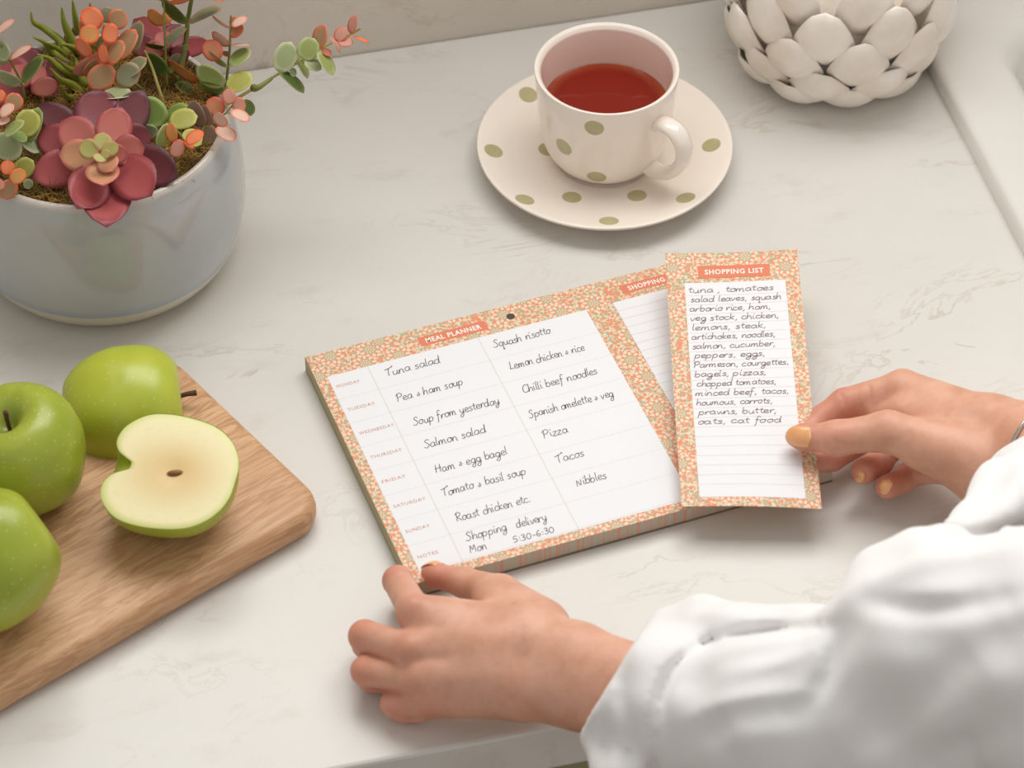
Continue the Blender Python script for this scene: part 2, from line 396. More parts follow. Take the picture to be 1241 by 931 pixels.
def printed(name, text, u0, u1, v0, h, mat, parent, sfun, bold=0.0):
    cu_ = bpy.data.curves.new('t', 'FONT'); cu_.body = text; cu_.size = 1; cu_.offset = bold; cu_.space_character = 1.12
    cu_.resolution_u = 2
    to = bpy.data.objects.new('t', cu_); COL.objects.link(to); bpy.context.view_layer.update()
    me = bpy.data.meshes.new_from_object(to.evaluated_get(bpy.context.evaluated_depsgraph_get()))
    V = np.array([v.co[:] for v in me.vertices]); F = [tuple(p.vertices) for p in me.polygons]
    bpy.data.objects.remove(to); bpy.data.curves.remove(cu_); bpy.data.meshes.remove(me)
    xa, xb = V[:, 0].min(), V[:, 0].max(); ha = V[:, 1].max()
    W = [sfun(u0+(x-xa)/(xb-xa)*(u1-u0), v0-y/ha*h) for x, y, _ in V]
    return mobj(name, W, F, mat, parent, local=True, smooth=False)
def patch(name, u0, v0, u1, v1, mat, parent, sfun, nu=1, nv=1, uvk=True):
    V = []; F = []; U = []
    for j in range(nv+1):
        for i in range(nu+1):
            u, v = u0+(u1-u0)*i/nu, v0+(v1-v0)*j/nv; V.append(sfun(u, v)); U.append((u, v))
    for j in range(nv):
        for i in range(nu):
            a = j*(nu+1)+i; F.append((a+nu+1, a+nu+2, a+1, a))
    return mobj(name, V, F, mat, parent, local=True, smooth=True, uv=U)
def rules(name, segs, mat, parent, sfun, wd=.05):
    V = []; F = []
    for (ua, va, ub, vb, n, dash) in segs:
        for i in range(n):
            a, b = i/n, (i+dash)/n
            pa = np.array([ua+(ub-ua)*a, va+(vb-va)*a]); pb = np.array([ua+(ub-ua)*b, va+(vb-va)*b])
            t = pb-pa; t /= np.linalg.norm(t); N = np.array([-t[1], t[0]])*wd/2; k = len(V)
            V += [sfun(*(pa-N)), sfun(*(pb-N)), sfun(*(pb+N)), sfun(*(pa+N))]; F.append((k, k+1, k+2, k+3))
    return mobj(name, V, F, mat, parent, local=True, smooth=False)

# ------------------------------------------------------------------ meal planner pad
PHP = 0.36065; HP = 1.25; PW, PL = 28.06, 21.05
A = at(370, 433, HP)
pad = root('meal_planner_pad', (A[0], A[1], 0), 'open meal planner pad with floral border and handwritten weekly meals', 'planner pad', rz=PHP)
mobj('backing_board', *box((-.02, -PL-.02, 0.0), (PW+.02, .02, .14)), m_board, pad, local=True, smooth=False)
mobj('page_block', *box((.02, -PL+.02, .14), (PW-.02, -.02, HP-.02)), m_edges, pad, local=True, smooth=False)
mobj('shaded_left_side', *box((-.03, -PL-.0, .1), (.03, 0.02, HP-.03)), plain('shaded_backing', (176, 168, 136), .8), pad, local=True, smooth=False)  # left side of the backing, its shade put into the olive-grey colour
def sp(dz): return lambda u, v: (u, -v, HP+dz)
V, F = box((0, -PL, HP-.02), (PW, 0, HP)); 
mobj('top_sheet', V, F, m_floral, pad, local=True, smooth=False, uv=[(p[0], -p[1]+p[2]*.5) for p in V])
patch('weekly_panel', .77, 2.22, 18.75, 20.36, m_paper, pad, sp(.008))
patch('list_panel', 20.65, 2.22, 27.35, 20.36, m_paper, pad, sp(.008))
rows = [4.48+2.25*i for i in range(8)]
rules('ruled_lines', [(.77, r, 18.75, r, 90, .5) for r in rows] + [(3.52, 2.22, 3.52, 20.36, 1, 1), (11.15, 2.22, 11.15, 20.36, 1, 1)] +
      [(20.65, 3.1+.8*i, 27.35, 3.1+.8*i, 1, 1) for i in range(21)], m_rule, pad, sp(.014))
patch('heading_band', 7.42, .86, 12.1, 1.7, m_tag, pad, sp(.010))
printed('heading', 'MEAL PLANNER', 7.85, 11.7, 1.50, .42, m_tagtext, pad, sp(.018), .03)
patch('heading_band', 21.62, .86, 26.4, 1.7, m_tag, pad, sp(.010))
printed('heading', 'SHOPPING LIST', 22.1, 25.95, 1.50, .42, m_tagtext, pad, sp(.018), .03)
days = ['MONDAY', 'TUESDAY', 'WEDNESDAY', 'THURSDAY', 'FRIDAY', 'SATURDAY', 'SUNDAY', 'NOTES']
for i, d in enumerate(days):
    printed('day_name', d, 1.05, 1.05+.262*len(d), 3.42+2.25*i, .26, m_print, pad, sp(.016), 0.0)
mobj('punched_hole_shade', *lathe([(0, 0), (.26, 0), (.28, .012)], 20, center=(13.85, -1.09, HP+.004)), plain('painted_hole_shadow', (84, 74, 66), .9), pad, local=True)  # dark disc on the uncut sheet, painted as the shade inside a hole
LEFT = [('Tuna salad', 4.35, 8.1, 3.55), ('Pea & ham soup', 4.3, 8.8, 5.95), ('Soup from yesterday', 4.55, 10.4, 8.35), ('Salmon salad', 4.5, 8.7, 10.5),
        ('Ham & egg bagel', 4.5, 9.3, 12.75), ('Tomato & basil soup', 4.2, 9.8, 14.8), ('Roast chicken etc.', 4.3, 9.2, 17.1), ('Shopping', 4.3, 7.0, 18.85),
        ('delivery', 7.6, 9.6, 18.9), ('Mon', 4.2, 5.3, 19.85), ('5:30-6:30', 7.0, 9.7, 20.0)]
RIGHT = [('Squash risotto', 11.8, 15.8, 3.5), ('Lemon chicken & rice', 12.1, 17.3, 5.75), ('Chilli beef noodles', 12.1, 17.3, 8.05), ('Spanish omelette & veg', 11.7, 17.5, 10.3),
         ('Pizza', 11.9, 13.6, 12.3), ('Tacos', 11.9, 13.8, 14.6), ('Nibbles', 12.4, 14.4, 16.9)]
for t, a, b, v in LEFT+RIGHT:
    handwriting('handwriting', t, a, b, v, .37, m_ink, pad, sp(.022), .047)

# ------------------------------------------------------------------ shopping list sheet, held above the pad
zt, zb = 3.9, 2.3
cTL, cTR, cBR, cBL = at(806, 307, zt), at(966, 302, zt), at(996, 617, zb), at(826, 614, zb)
LW, LL = 8.65, 21.5
sheet = root('shopping_list_sheet', (cBL[0], cBL[1], 0), 'torn off shopping list sheet with floral border held in right hand', 'list')
o0 = np.array([cBL[0], cBL[1], 0])
def ls(dz):
    def f(u, v):
        s, t = u/LW, v/LL
        p = (1-t)*((1-s)*cTL+s*cTR)+t*((1-s)*cBL+s*cBR)-o0
        p[2] += -.35*math.sin(math.pi*t)*(1-s)+.25*math.sin(math.pi*s)*(t-.4)+dz
        return tuple(p)
    return f
V = []; F = []; U = []
nu, nv = 10, 20
for k, dz in ((0, -.035), (1, 0)):
    for j in range(nv+1):
        for i in range(nu+1):
            u, v = LW*i/nu, LL*j/nv; V.append(ls(dz)(u, v)); U.append((u+3.1, v+1.3))
N1 = (nu+1)*(nv+1)
for j in range(nv):
    for i in range(nu):
        a = j*(nu+1)+i; F.append((a, a+1, a+nu+2, a+nu+1)); a += N1; F.append((a+nu+1, a+nu+2, a+1, a))
bd = [i for i in range(nu+1)]+[j*(nu+1)+nu for j in range(1, nv+1)]+[nv*(nu+1)+i for i in range(nu-1, -1, -1)]+[j*(nu+1) for j in range(nv-1, 0, -1)]
for i in range(len(bd)):
    a, b = bd[i], bd[(i+1) % len(bd)]; F.append((a, a+N1, b+N1, b))
mobj('sheet', V, F, m_floral, sheet, local=True, uv=U, edge=40)
patch('list_panel', 1.15, 2.6, LW-.95, 20.75, m_paper, sheet, ls(.012), 8, 20)
rules('ruled_lines', [(1.15, 3.7+.8*i, LW-.95, 3.7+.8*i, 6, 1) for i in range(21)], m_rule, sheet, ls(.02), .022)
patch('heading_band', 2.07, 1.15, 6.75, 2.2, m_tag, sheet, ls(.016), 6, 1)
printed('heading', 'SHOPPING LIST', 2.5, 6.35, 1.9, .42, m_tagtext, sheet, ls(.03), .03)
LIST = ['tuna , tomatoes', 'salad leaves, squash', 'arborio rice, ham,', 'veg stock, chicken,', 'lemons, steak,', 'artichokes, noodles,', 'salmon, cucumber,', 'peppers, eggs,',
        'Parmesan, courgettes,', 'bagels, pizzas,', 'chopped tomatoes,', 'minced beef, tacos,', 'houmous, carrots,', 'prawns, butter,', 'oats, cat food']
ends = [6.9, 7.35, 6.6, 7.1, 6.2, 6.75, 6.7, 6.0, 7.45, 6.0, 6.55, 7.3, 6.2, 6.4, 6.6]
for i, (t, e) in enumerate(zip(LIST, ends)):
    handwriting('handwriting', t, 1.35+.1*(i % 3 == 1), e, 3.45+.80*i, .27, m_ink2, sheet, ls(.035), .045)
# ------------------------------------------------------------------ cup and saucer
def dotted(name, base, dots, rough=.12):
    g = NG(name); p = g.obj(); mask = None
    for (x, y, z, r) in dots:
        d = g.vmath('DISTANCE', p, (x*S, y*S, z*S), out=1)
        m = g.math('SUBTRACT', 1.0, g.step(d, (r-.04)*S, (r+.03)*S))
        mask = m if mask is None else g.math('MAXIMUM', mask, m)
    gold = g.mix(g.noise(p, 180, 3), lin(196, 188, 142), lin(172, 164, 120))
    return g.fin(g.mix(mask, base, gold), rough, Coat_Weight=.3)
KC = np.array([6.38, 21.88, 0])
IVORY = lin(248, 237, 225)
sprof = [(0, .35), (2.6, .35), (2.75, .0), (3.3, 0), (3.5, .3), (5.5, .62), (7.4, 1.08), (8.6, 1.5), (8.83, 1.62), (8.85, 1.74), (8.7, 1.8), (7.6, 1.42), (6.0, 1.0), (4.2, .72), (3.4, .66), (3.2, .58), (0, .58)]
def sz(r):
    xs_ = [0, 3.2, 3.4, 4.2, 6.0, 7.6, 8.7]; ys_ = [.58, .58, .66, .72, 1.0, 1.42, 1.8]
    return float(np.interp(r, xs_, ys_))
sd = []
for px, py in ((598, 183), (640, 115), (664, 181), (636, 242), (693, 239), (772, 237), (831, 240), (738, 268), (862, 176), (700, 92), (775, 90)):
    z = 1.0
    for _ in range(5):
        q = at(px, py, z)-KC; z = sz(math.hypot(q[0], q[1]))
    sd.append((q[0], q[1], z, .68))
saucer = root('saucer', KC, 'cream saucer with gold dots under the teacup', 'saucer')
pr = catmull(sprof, 4)
mobj('dish', *lathe(pr, 96), dotted('saucer_glaze', IVORY, sd), saucer, local=True, edge=60)
cup = root('teacup', KC+[0, 0, .6], 'cream teacup with gold dots holding red tea, on the saucer', 'teacup')
CH = 7.86
co = [(0, .25), (2.2, .25), (2.4, 0), (2.75, 0), (3.1, .18), (3.75, .75), (4.25, 1.7), (4.52, 2.9), (4.68, 4.6), (4.8, 6.3), (4.93, CH-.12), (4.86, CH), (4.68, CH-.02), (4.5, CH-.25)]
ci = [(4.42, 6.3), (4.30, 4.4), (4.1, 2.6), (3.6, 1.4), (2.6, .8), (0, .65)]
po = catmull(co, 5); pi_ = catmull([co[-1]]+ci, 5)[1:]
prof = [tuple(p) for p in po]+[tuple(p) for p in pi_]
V, F = lathe(prof, 96)
mi = [0 if (f % (len(prof)-1)) < len(po)-2 else 1 for f in range(len(F))]
def cup_hit(px, py):
    best = None
    for z in np.arange(.6, 8.4, .02):
        q = at(px, py, z)-KC; r = math.hypot(q[0], q[1]); R = float(np.interp(z-.6, [0, .18, .75, 1.7, 2.9, 4.6, 6.3, 7.8], [2.75, 3.1, 3.75, 4.25, 4.52, 4.68, 4.8, 4.93]))
        if q[1] < 0 or True:
            if r <= R and best is None: return (q[0], q[1], z-.6)
            # marching up moves the ray point towards the camera
    return None
cd = []
def surf_hit(px, py):
    lastin = None
    for z in np.arange(8.4, .6, -.02):
        q = at(px, py, z)-KC; r = math.hypot(q[0], q[1]); R = float(np.interp(z-.6, [0, .18, .75, 1.7, 2.9, 4.6, 6.3, 7.8], [2.75, 3.1, 3.75, 4.25, 4.52, 4.68, 4.8, 4.93]))
        if r <= R: return (q[0], q[1], z-.6)
for px, py in ((720, 155), (683, 178), (723, 215)):
    h = surf_hit(px, py)
    if h: cd.append((*h, .68))
cd += [(-4.6, 1.4, 5.6, .68), (-3.2, 3.4, 3.6, .68), (0.5, 4.7, 5.2, .68), (3.4, 3.3, 3.2, .68), (4.6, 1.2, 2.2, .68)]
mobj('bowl', V, F, [dotted('cup_glaze', IVORY, cd), plain('pink_glaze', (248, 228, 216), .15, Coat_Weight=.3)], cup, local=True, midx=mi, edge=70)
ga = math.radians(-43); gd = np.array([math.cos(ga), math.sin(ga), 0])
HPTS = catmull([(4.4, 5.5), (5.3, 6.0), (6.45, 5.9), (7.1, 4.9), (6.95, 3.5), (6.1, 2.2), (5.0, 1.5), (4.0, 1.5)], 5)
V = []; F = []; side = np.cross(gd, [0, 0, 1]); n = 12
T = np.gradient(HPTS, axis=0)
for i, (r, z) in enumerate(HPTS):
    t = T[i]/np.linalg.norm(T[i]); nn = np.array([t[1], -t[0]])
    for k in range(n):
        q = 2*math.pi*k/n; a = .74*math.cos(q); b = .46*math.sin(q)
        V.append(gd*(r+nn[0]*b)+np.array([0, 0, z+nn[1]*b])+side*a)
for i in range(len(HPTS)-1):
    for k in range(n): F.append((i*n+k, i*n+(k+1) % n, (i+1)*n+(k+1) % n, (i+1)*n+k))
mobj('handle', V, F, plain('ivory_glaze', (248, 237, 225), .12, Coat_Weight=.3), cup, local=True)
g = NG('tea_liquid'); q = g.sep(g.obj()); rr = g.vmath('LENGTH', g.comb(q[0], q[1]), out=1)
m_tea = g.fin(g.mix(g.step(rr, .034, .043), lin(132, 34, 20), lin(164, 74, 44)), .03, IOR=1.33)
mobj('tea', *lathe([(0, 0), (2, 0), (4.2, 0), (4.30, .05)], 64, center=(0, 0, 4.75)), m_tea, cup, local=True)

# ------------------------------------------------------------------ artichoke bowl
BC = at(1010, 22, 0); BC[2] = 0
BC = np.array([BC[0]-.3, BC[1]-4.5, 0])
bowl = root('artichoke_bowl', BC, 'white ceramic bowl shaped like an artichoke beside the sink', 'bowl')
g = NG('bisque_ceramic'); p = g.obj(); u_ = g.uv(); g.bump(g.noise(g.scale(u_, (9, 1.6, 1)), 2.2, 3, .6), .5, .0018)
m_bis = g.fin(g.mix(g.step(g.noise(p, 30, 4), .35, .7), lin(252, 245, 236), lin(240, 228, 214)), .34); 
def br(z): return float(np.interp(z, [0, .6, 2, 4, 6, 8, 10, 12], [4.0, 5.0, 6.2, 6.9, 6.9, 6.5, 5.8, 4.8]))
bp = [(0, .0)]+[(br(z), z) for z in np.arange(0, 12.01, 1.0)]+[(4.0, 12.0)]+[(br(z)-.5, z) for z in np.arange(11, 0.9, -1.0)]+[(0, .7)]
mobj('vessel', *lathe(bp, 48), m_bis, bowl, local=True)
def petal(B, T, W, bulge, width, thick, outn, pointed=.5, curl=0.0, nu=8, nv=10, kind='art', cup=-.18):
    """thick leaf from B to T; W unit width direction, outn outward unit normal; returns closed mesh"""
    B = np.array(B, float); T = np.array(T, float); L = T-B; V = []; F = []; U = []
    for side in (0, 1):
        for j in range(nv+1):
            t = j/nv
            wv = math.sin(math.pi*min(1, t*.97+.03)**(.75))**(.55 if pointed < .6 else .8)
            if kind == 'disc': wv = math.sqrt(max(0, 1-(2*(.02+.975*t)-1)**2))
            if kind == 'rose': wv = (math.sin(math.pi*(.06+.94*t)**1.25))**.62*(1-.12*t) if t < 1 else 0
            if j == nv: wv = .02
            for i in range(nu+1):
                s = -1+2*i/nu
                p = B+L*t+W*(s*wv*width/2)+outn*(bulge*math.sin(math.pi*t)*(1-.0*s*s)+cup*width*wv*s*s+curl*t**3)
                edge = (1-abs(s)**3)*(math.sin(math.pi*min(.98, .06+t*.93))**.5)
                p = p+outn*(thick*(.5 if side == 0 else -.5)*(.25+.75*edge))
                V.append(p); U.append((s*wv*.5+.5, t))
    n1 = (nu+1)*(nv+1)
    for j in range(nv):
        for i in range(nu):
            a = j*(nu+1)+i; F.append((a, a+1, a+nu+2, a+nu+1)); b = a+n1; F.append((b+nu+1, b+nu+2, b+1, b))
    bd = [i for i in range(nu+1)]+[j*(nu+1)+nu for j in range(1, nv+1)]+[nv*(nu+1)+i for i in range(nu-1, -1, -1)]+[j*(nu+1) for j in range(nv-1, 0, -1)]
    for i in range(len(bd)):
        a, b = bd[i], bd[(i+1) % len(bd)]; F.append((a, a+n1, b+n1, b))
    return V, F, U
rowsP = [(.15, 2.5, 7.6, 10, 4.9, 0.0), (1.0, 4.7, 8.2, 10, 4.5, .5), (2.7, 7.4, 8.5, 10, 4.5, .0), (4.8, 10.2, 8.3, 10, 4.4, .5), (7.4, 12.8, 7.6, 9, 4.3, 0)]
for zb_, zt_, rt, cnt, wd_, ph in rowsP:
    for k in range(cnt):
        a = 2*math.pi*(k+ph)/cnt-math.pi/2+.08+rng.normal(0, .04)
        d = np.array([math.cos(a), math.sin(a), 0]); Wv = np.array([-math.sin(a), math.cos(a), 0])
        B_ = d*(br(zb_)-.1)+np.array([0, 0, zb_]); T_ = d*(rt+rng.normal(0, .12))+np.array([0, 0, zt_+rng.normal(0, .2)])
        ax = (T_-B_)/np.linalg.norm(T_-B_); on = np.cross(Wv, ax); on = on if on@d > 0 else -on
        if on[2] > 0.0 and on@d < 0: on = -on
        tw = rng.normal(0, .10); Wt = Wv*math.cos(tw)+ax*math.sin(tw)
        V, F, U = petal(B_, T_, Wt, .75, wd_, .5, on, .4, -.25)
        mobj('petal', V, F, m_bis, bowl, local=True)

# ------------------------------------------------------------------ chopping board
c1 = at(382, 612, 2.0); f0 = at(0, 832, 2.0); e1 = (c1-f0); e1[2] = 0; e1 /= np.linalg.norm(e1)
ab = math.atan2(e1[1], e1[0])
e2 = np.array([-e1[1], e1[0], 0])
BW = 18.0; BL = 36
corner = at(401, 620, 1.2); corner[2] = 0
borig = corner
g = NG('oak_wood'); p = g.obj(); pp = g.scale(p, (1.0, 9.0, 6.0))
sy = g.sep(p)
stave = g.math('FLOOR', g.math('MULTIPLY', sy[1], 1/.066))
tone = g.node('ShaderNodeTexWhiteNoise', noise_dimensions='1D'); g.set(tone.inputs['W'], g.math('ADD', stave, 3.0))
off = g.comb(g.math('MULTIPLY', stave, 3.7), 0.0, g.math('MULTIPLY', stave, 1.9))
pv = g.vmath('ADD', pp, off)
fine = g.noise(pv, 26, 6, .65, .4); broad = g.noise(pv, 6, 4, .6, 1.0)
ringv = g.math('SINE', g.math('MULTIPLY', broad, 42.0))
c = g.mix(g.step(fine, .3, .7), lin(226, 184, 142), lin(198, 150, 108))
c = g.mix(g.math('MULTIPLY', g.step(ringv, .1, 1.0), .55), c, lin(170, 118, 78))
c = g.mix(g.math('MULTIPLY', tone.outputs[0], .35), c, lin(190, 144, 106))
pores = g.step(g.noise(g.scale(p, (1.2, 22, 10)), 42, 3, .6), .63, .70)
c = g.mix(g.math('MULTIPLY', pores, .4), c, lin(140, 98, 66))
g.bump(fine, .18, .0006)
m_oak = g.fin(c, .48)
board = root('chopping_board', borig, 'pale oak chopping board with rounded corners at left, carrying the apples', 'chopping board', rz=ab)
ol = rrect(-BL, 0, 0, BW, 2.3, 10)
mobj('board', *rounded_slab(ol, [(.7, 0), (.3, .12), (.08, .4), (0, .8), (0, 1.15), (.1, 1.55), (.35, 1.88), (.75, 2.0)]), m_oak, board, local=True, edge=50)

# ------------------------------------------------------------------ apples
APR = catmull([(0, 2.15), (.35, 2.25), (.8, 2.75), (1.4, 3.3), (2.2, 3.55), (3.1, 3.2), (3.85, 2.1), (4.08, .7), (3.95, -.8), (3.4, -2.2), (2.6, -3.15), (1.8, -3.55), (1.1, -3.5), (.6, -3.2), (0, -3.05)], 4)
APR[:, 0] = np.maximum(APR[:, 0], 0)
APH = catmull([(0, 2.5), (.25, 2.55), (.45, 2.9), (.9, 3.55), (1.7, 3.85), (2.8, 3.5), (3.75, 2.4), (4.05, .9), (3.95, -.8), (3.6, -2.1), (2.9, -3.1), (2.0, -3.75), (1.1, -4.05), (.5, -4.1), (0, -4.1)], 4)
APH[:, 0] = np.maximum(APH[:, 0], 0)
def applemat(name, c1_, c2_, c3_, dimple=.5):
    g = NG(name); p = g.obj(); n = g.noise(p, 14, 4, .6)
    c = g.mix(g.step(n, .3, .7), c1_, c2_)
    st = g.noise(g.scale(p, (1, 1, .15)), 60, 3); c = g.mix(g.math('MULTIPLY', g.step(st, .5, .8), .35), c, c3_)
    v = g.node('ShaderNodeTexVoronoi', {'Scale': 230.0}); g.set(v.inputs['Vector'], p)
    sp_ = g.math('MULTIPLY', g.math('SUBTRACT', 1.0, g.step(v.outputs['Distance'], .10, .22)), .5)
    c = g.mix(sp_, c, lin(206, 214, 120))
    z = g.sep(p)[2]; rr = g.vmath('LENGTH', g.comb(g.sep(p)[0], g.sep(p)[1]), out=1)
    dim = g.math('SUBTRACT', 1.0, g.step(rr, .004, .014)); dim = g.math('MULTIPLY', dim, g.step(z, 0.0, .01))
    c = g.mix(g.math('MULTIPLY', dim, dimple), c, lin(120, 130, 50))
    return g.fin(c, .34, Subsurface_Weight=.12, Subsurface_Radius=(.01, .01, .003), Coat_Weight=.15, Coat_Roughness=.22)
m_ap = applemat('green_apple_skin', lin(148, 164, 40), lin(170, 182, 62), lin(190, 198, 90))
m_ap2 = applemat('yellow_green_apple_skin', lin(176, 184, 46), lin(188, 196, 66), lin(160, 186, 60), 0.0)
m_stem = plain('apple_stem', (84, 52, 34), .7)
def lobes(t, z, r): return 1+.025*math.cos(5*t+.6)*(1 if z < 0 else .3)
def orient(o, axis, spin=0.0):
    q = Vector(axis).to_track_quat('Z', 'Y'); o.rotation_mode = 'QUATERNION'
    from mathutils import Quaternion
    o.rotation_quaternion = q @ Quaternion((0, 0, 1), spin)
def apple(center, axis, scale, label, mat, spin=0, grp=None):
    r = root('apple', center, label, 'apple', 'green apples on the chopping board'); orient(r, axis, spin); r.scale = (scale,)*3
    mobj('skin', *lathe(APR, 48, rfun=lobes), mat, r, local=True)
    st = catmull([(0, 0, 2.0), (.08, .03, 2.7), (.25, .05, 3.4), (.45, .0, 3.95)], 4)
    mobj('stem', *tube(st, list(np.linspace(.13, .17, len(st))), 7), m_stem, r, local=True)
    return r
def lowest(axis, scale):
    q = Vector(axis).to_track_quat('Z', 'Y'); m = 0
    for rr, z in APR:
        for t in np.linspace(0, 2*math.pi, 24): m = min(m, (q @ Vector((rr*math.cos(t), rr*math.sin(t), z))).z)
    return -m*scale
def place_apple(px, py, axis, scale, *a, **k):
    h = 2.0+lowest(axis, scale); return apple(at(px, py, h), axis, scale, *a, **k)
place_apple(27, 549, (-.26, -.02, 1), .98, 'whole green apple with brown stem, middle of the left edge', m_ap, 1.0)
place_apple(-12, 676, (-.75, -.45, -.32), 1.02, 'whole green apple nearest the front, cut off by the left edge', m_ap, .4)
# half apple lying cut side down (behind)
def half_prof_face(): return [(float(r), float(z)) for r, z in APR]
hb = at(150, 500, 2.0); ax = np.array([1.0, .16, 0]); ax /= np.linalg.norm(ax)
r = root('apple_half', hb, 'yellow-green apple half lying cut side down at the back of the board', 'apple', 'green apples on the chopping board')
V0, F0 = lathe(APR, 36, 0, math.pi, rfun=lobes)
# local frame: apple axis -> ax, open side down
def frame(V, ax_, up_, sc_=1.0):
    ax_ = np.array(ax_, float); ax_ /= np.linalg.norm(ax_); up_ = np.array(up_, float); up_ -= ax_*(up_@ax_); up_ /= np.linalg.norm(up_)
    sd_ = np.cross(up_, ax_); V = np.array(V, float)*sc_
    return V[:, :1]*sd_+V[:, 1:2]*up_+V[:, 2:3]*ax_
V = frame(V0, ax, (0, 0, 1), 1.04); V[:, 2] = np.maximum(V[:, 2], 0)
mobj('skin', V, F0, m_ap2, r, local=True)
g = NG('apple_flesh'); pq = g.uv(); s_ = g.sep(pq)
dd = g.vmath('LENGTH', g.comb(g.math('MULTIPLY', s_[0], 1.0), g.math('MULTIPLY', g.math('SUBTRACT', s_[1], -.2), .8)), out=1)
c = g.mix(g.step(dd, .6, 3.4), lin(226, 196, 134), lin(240, 230, 180))
c = g.mix(g.math('MULTIPLY', g.step(g.noise(pq, 1.6, 4), .5, .8), .4), c, lin(222, 214, 150))
edge_ = g.sep(g.node('ShaderNodeVertexColor', layer_name='rim').outputs[0])[0]
c = g.mix(edge_, c, lin(206, 214, 120))
m_flesh = g.fin(c, .38, Subsurface_Weight=.25, Subsurface_Radius=(.006, .005, .003))
def face_mesh(sc_, prof_=APR):
    """planar cut face: rings shrinking to the core, slightly dished"""
    out = [(r_, z_) for r_, z_ in prof_]; loop = out+[(-r_, z_) for r_, z_ in out[::-1][1:-1]]
    loop = np.array(loop); V = []; F = []; U = []; n = len(loop); R = [1, .97, .88, .7, .5, .32, .18, .08]; rim = []
    cen = np.array([0, -.3])
    for k, s in enumerate(R):
        for q in loop:
            # keep the stem cavity pinched
            pt = cen+(q-cen)*s
            d = -.04 if k == 0 else (0.0 if k < 4 else -.10*math.exp(-(pt[0]**2+(pt[1]+.2)**2)/.5))
            V.append((pt[0]*sc_, d, pt[1]*sc_)); U.append((pt[0], pt[1])); rim.append(1.0 if k < 1 else (.55 if k == 1 else 0))
    for k in range(len(R)-1):
        for i in range(n): F.append((k*n+i, k*n+(i+1) % n, (k+1)*n+(i+1) % n, (k+1)*n+i))
    F.append(tuple((len(R)-1)*n+i for i in range(n)))
    return V, F, U, rim
def add_flesh(parent, ax_, up_, sc_, flip=1, prof_=APR):
    V, F, U, rim = face_mesh(sc_, prof_); V = frame(V, ax_, np.array(up_)*flip)
    o = mobj('flesh', V, F, m_flesh, parent, local=True, uv=U)
    ca = o.data.color_attributes.new('rim', 'FLOAT_COLOR', 'POINT')
    ca.data.foreach_set('color', np.repeat(np.array(rim), 4)); return o
add_flesh(r, ax, (0, 0, 1), 1.02)
stp = np.array([ax*(2.2)+[0, 0, .75], ax*3.2+[0, 0, .8], ax*3.95+[.1, .1, .95], ax*4.5+[.2, .1, 1.0]])
mobj('stem', *tube(stp, [.13, .13, .16, .2], 7), m_stem, r, local=True)
# half apple with the cut side up
HC = at(206, 572, 2+3.98)
V0, F0 = lathe(APH, 36, 0, math.pi)
r = root('apple_half', (HC[0], HC[1], HC[2]), 'apple half showing its pale cut face and seed, on the board', 'apple', 'green apples on the chopping board')
axf = np.array([-.97, .22, 0]); axf /= np.linalg.norm(axf); upf = np.array([-.02, -.22, 1.0])
V = frame(V0, axf, -upf, 1.0); mobj('skin', V, F0, m_ap, r, local=True)
add_flesh(r, axf, upf, 1.0, 1, APH)
upn = upf-axf*(upf@axf); upn /= np.linalg.norm(upn); sdn = np.cross(upn, axf)
V, F = lathe(catmull([(0, -.42), (.12, -.3), (.18, 0), (.12, .28), (0, .42)], 3), 10)
V = frame([(x*1.0, y*.6, z) for x, y, z in V], axf*.95+sdn*.3, upn)+upn*.02+axf*(-.3)
mobj('seed', V, F, plain('apple_seed', (136, 84, 44), .35), r, local=True)
# core cavity around the seed
V, F = lathe([(0, .0), (.16, 0), (.2, .012)], 16)
V = frame([(x*1.1, z, y*2.6) for x, y, z in V], axf*.95+sdn*.3, upn)+upn*(-.045)+axf*(-.3)
mobj('seed_cavity', V, F, plain('core_brown', (170, 116, 62), .6), r, local=True)
# ------------------------------------------------------------------ planter with artificial succulents
PC = at(130, 302, 0)
planter = root('succulent_planter', PC, 'grey glazed round planter filled with succulents and round-leaved stems', 'planter')
g = NG('grey_glaze'); p = g.obj(); z = g.sep(p)[2]
c = g.mix(g.step(g.noise(p, 9, 3), .3, .7), lin(186, 185, 180), lin(172, 176, 180))
bl = g.math('MULTIPLY', g.step(z, .021, .023), g.math('SUBTRACT', 1.0, g.step(z, .025, .032)))
c = g.mix(g.math('MULTIPLY', bl, .6), c, lin(150, 162, 178))
c = g.mix(g.step(z, .0225, .0215), c, lin(206, 198, 176)); c = g.mix(g.step(z, .112, .1155), c, lin(205, 196, 184))
m_pot = g.fin(c, .12, Coat_Weight=.6, Coat_Roughness=.05)
PR = catmull([(0, .1), (6.6, .1), (7.0, 0), (7.4, .1), (8.3, .8), (9.1, 2.2), (9.6, 4.6), (9.65, 7), (9.4, 9.6), (8.95, 11.2), (8.75, 11.6), (8.55, 11.65), (8.4, 11.4), (8.5, 9.5), (8.5, 7), (7, 3), (0, 2)], 4)
mobj('pot', *lathe(PR, 96), m_pot, planter, local=True, edge=60)
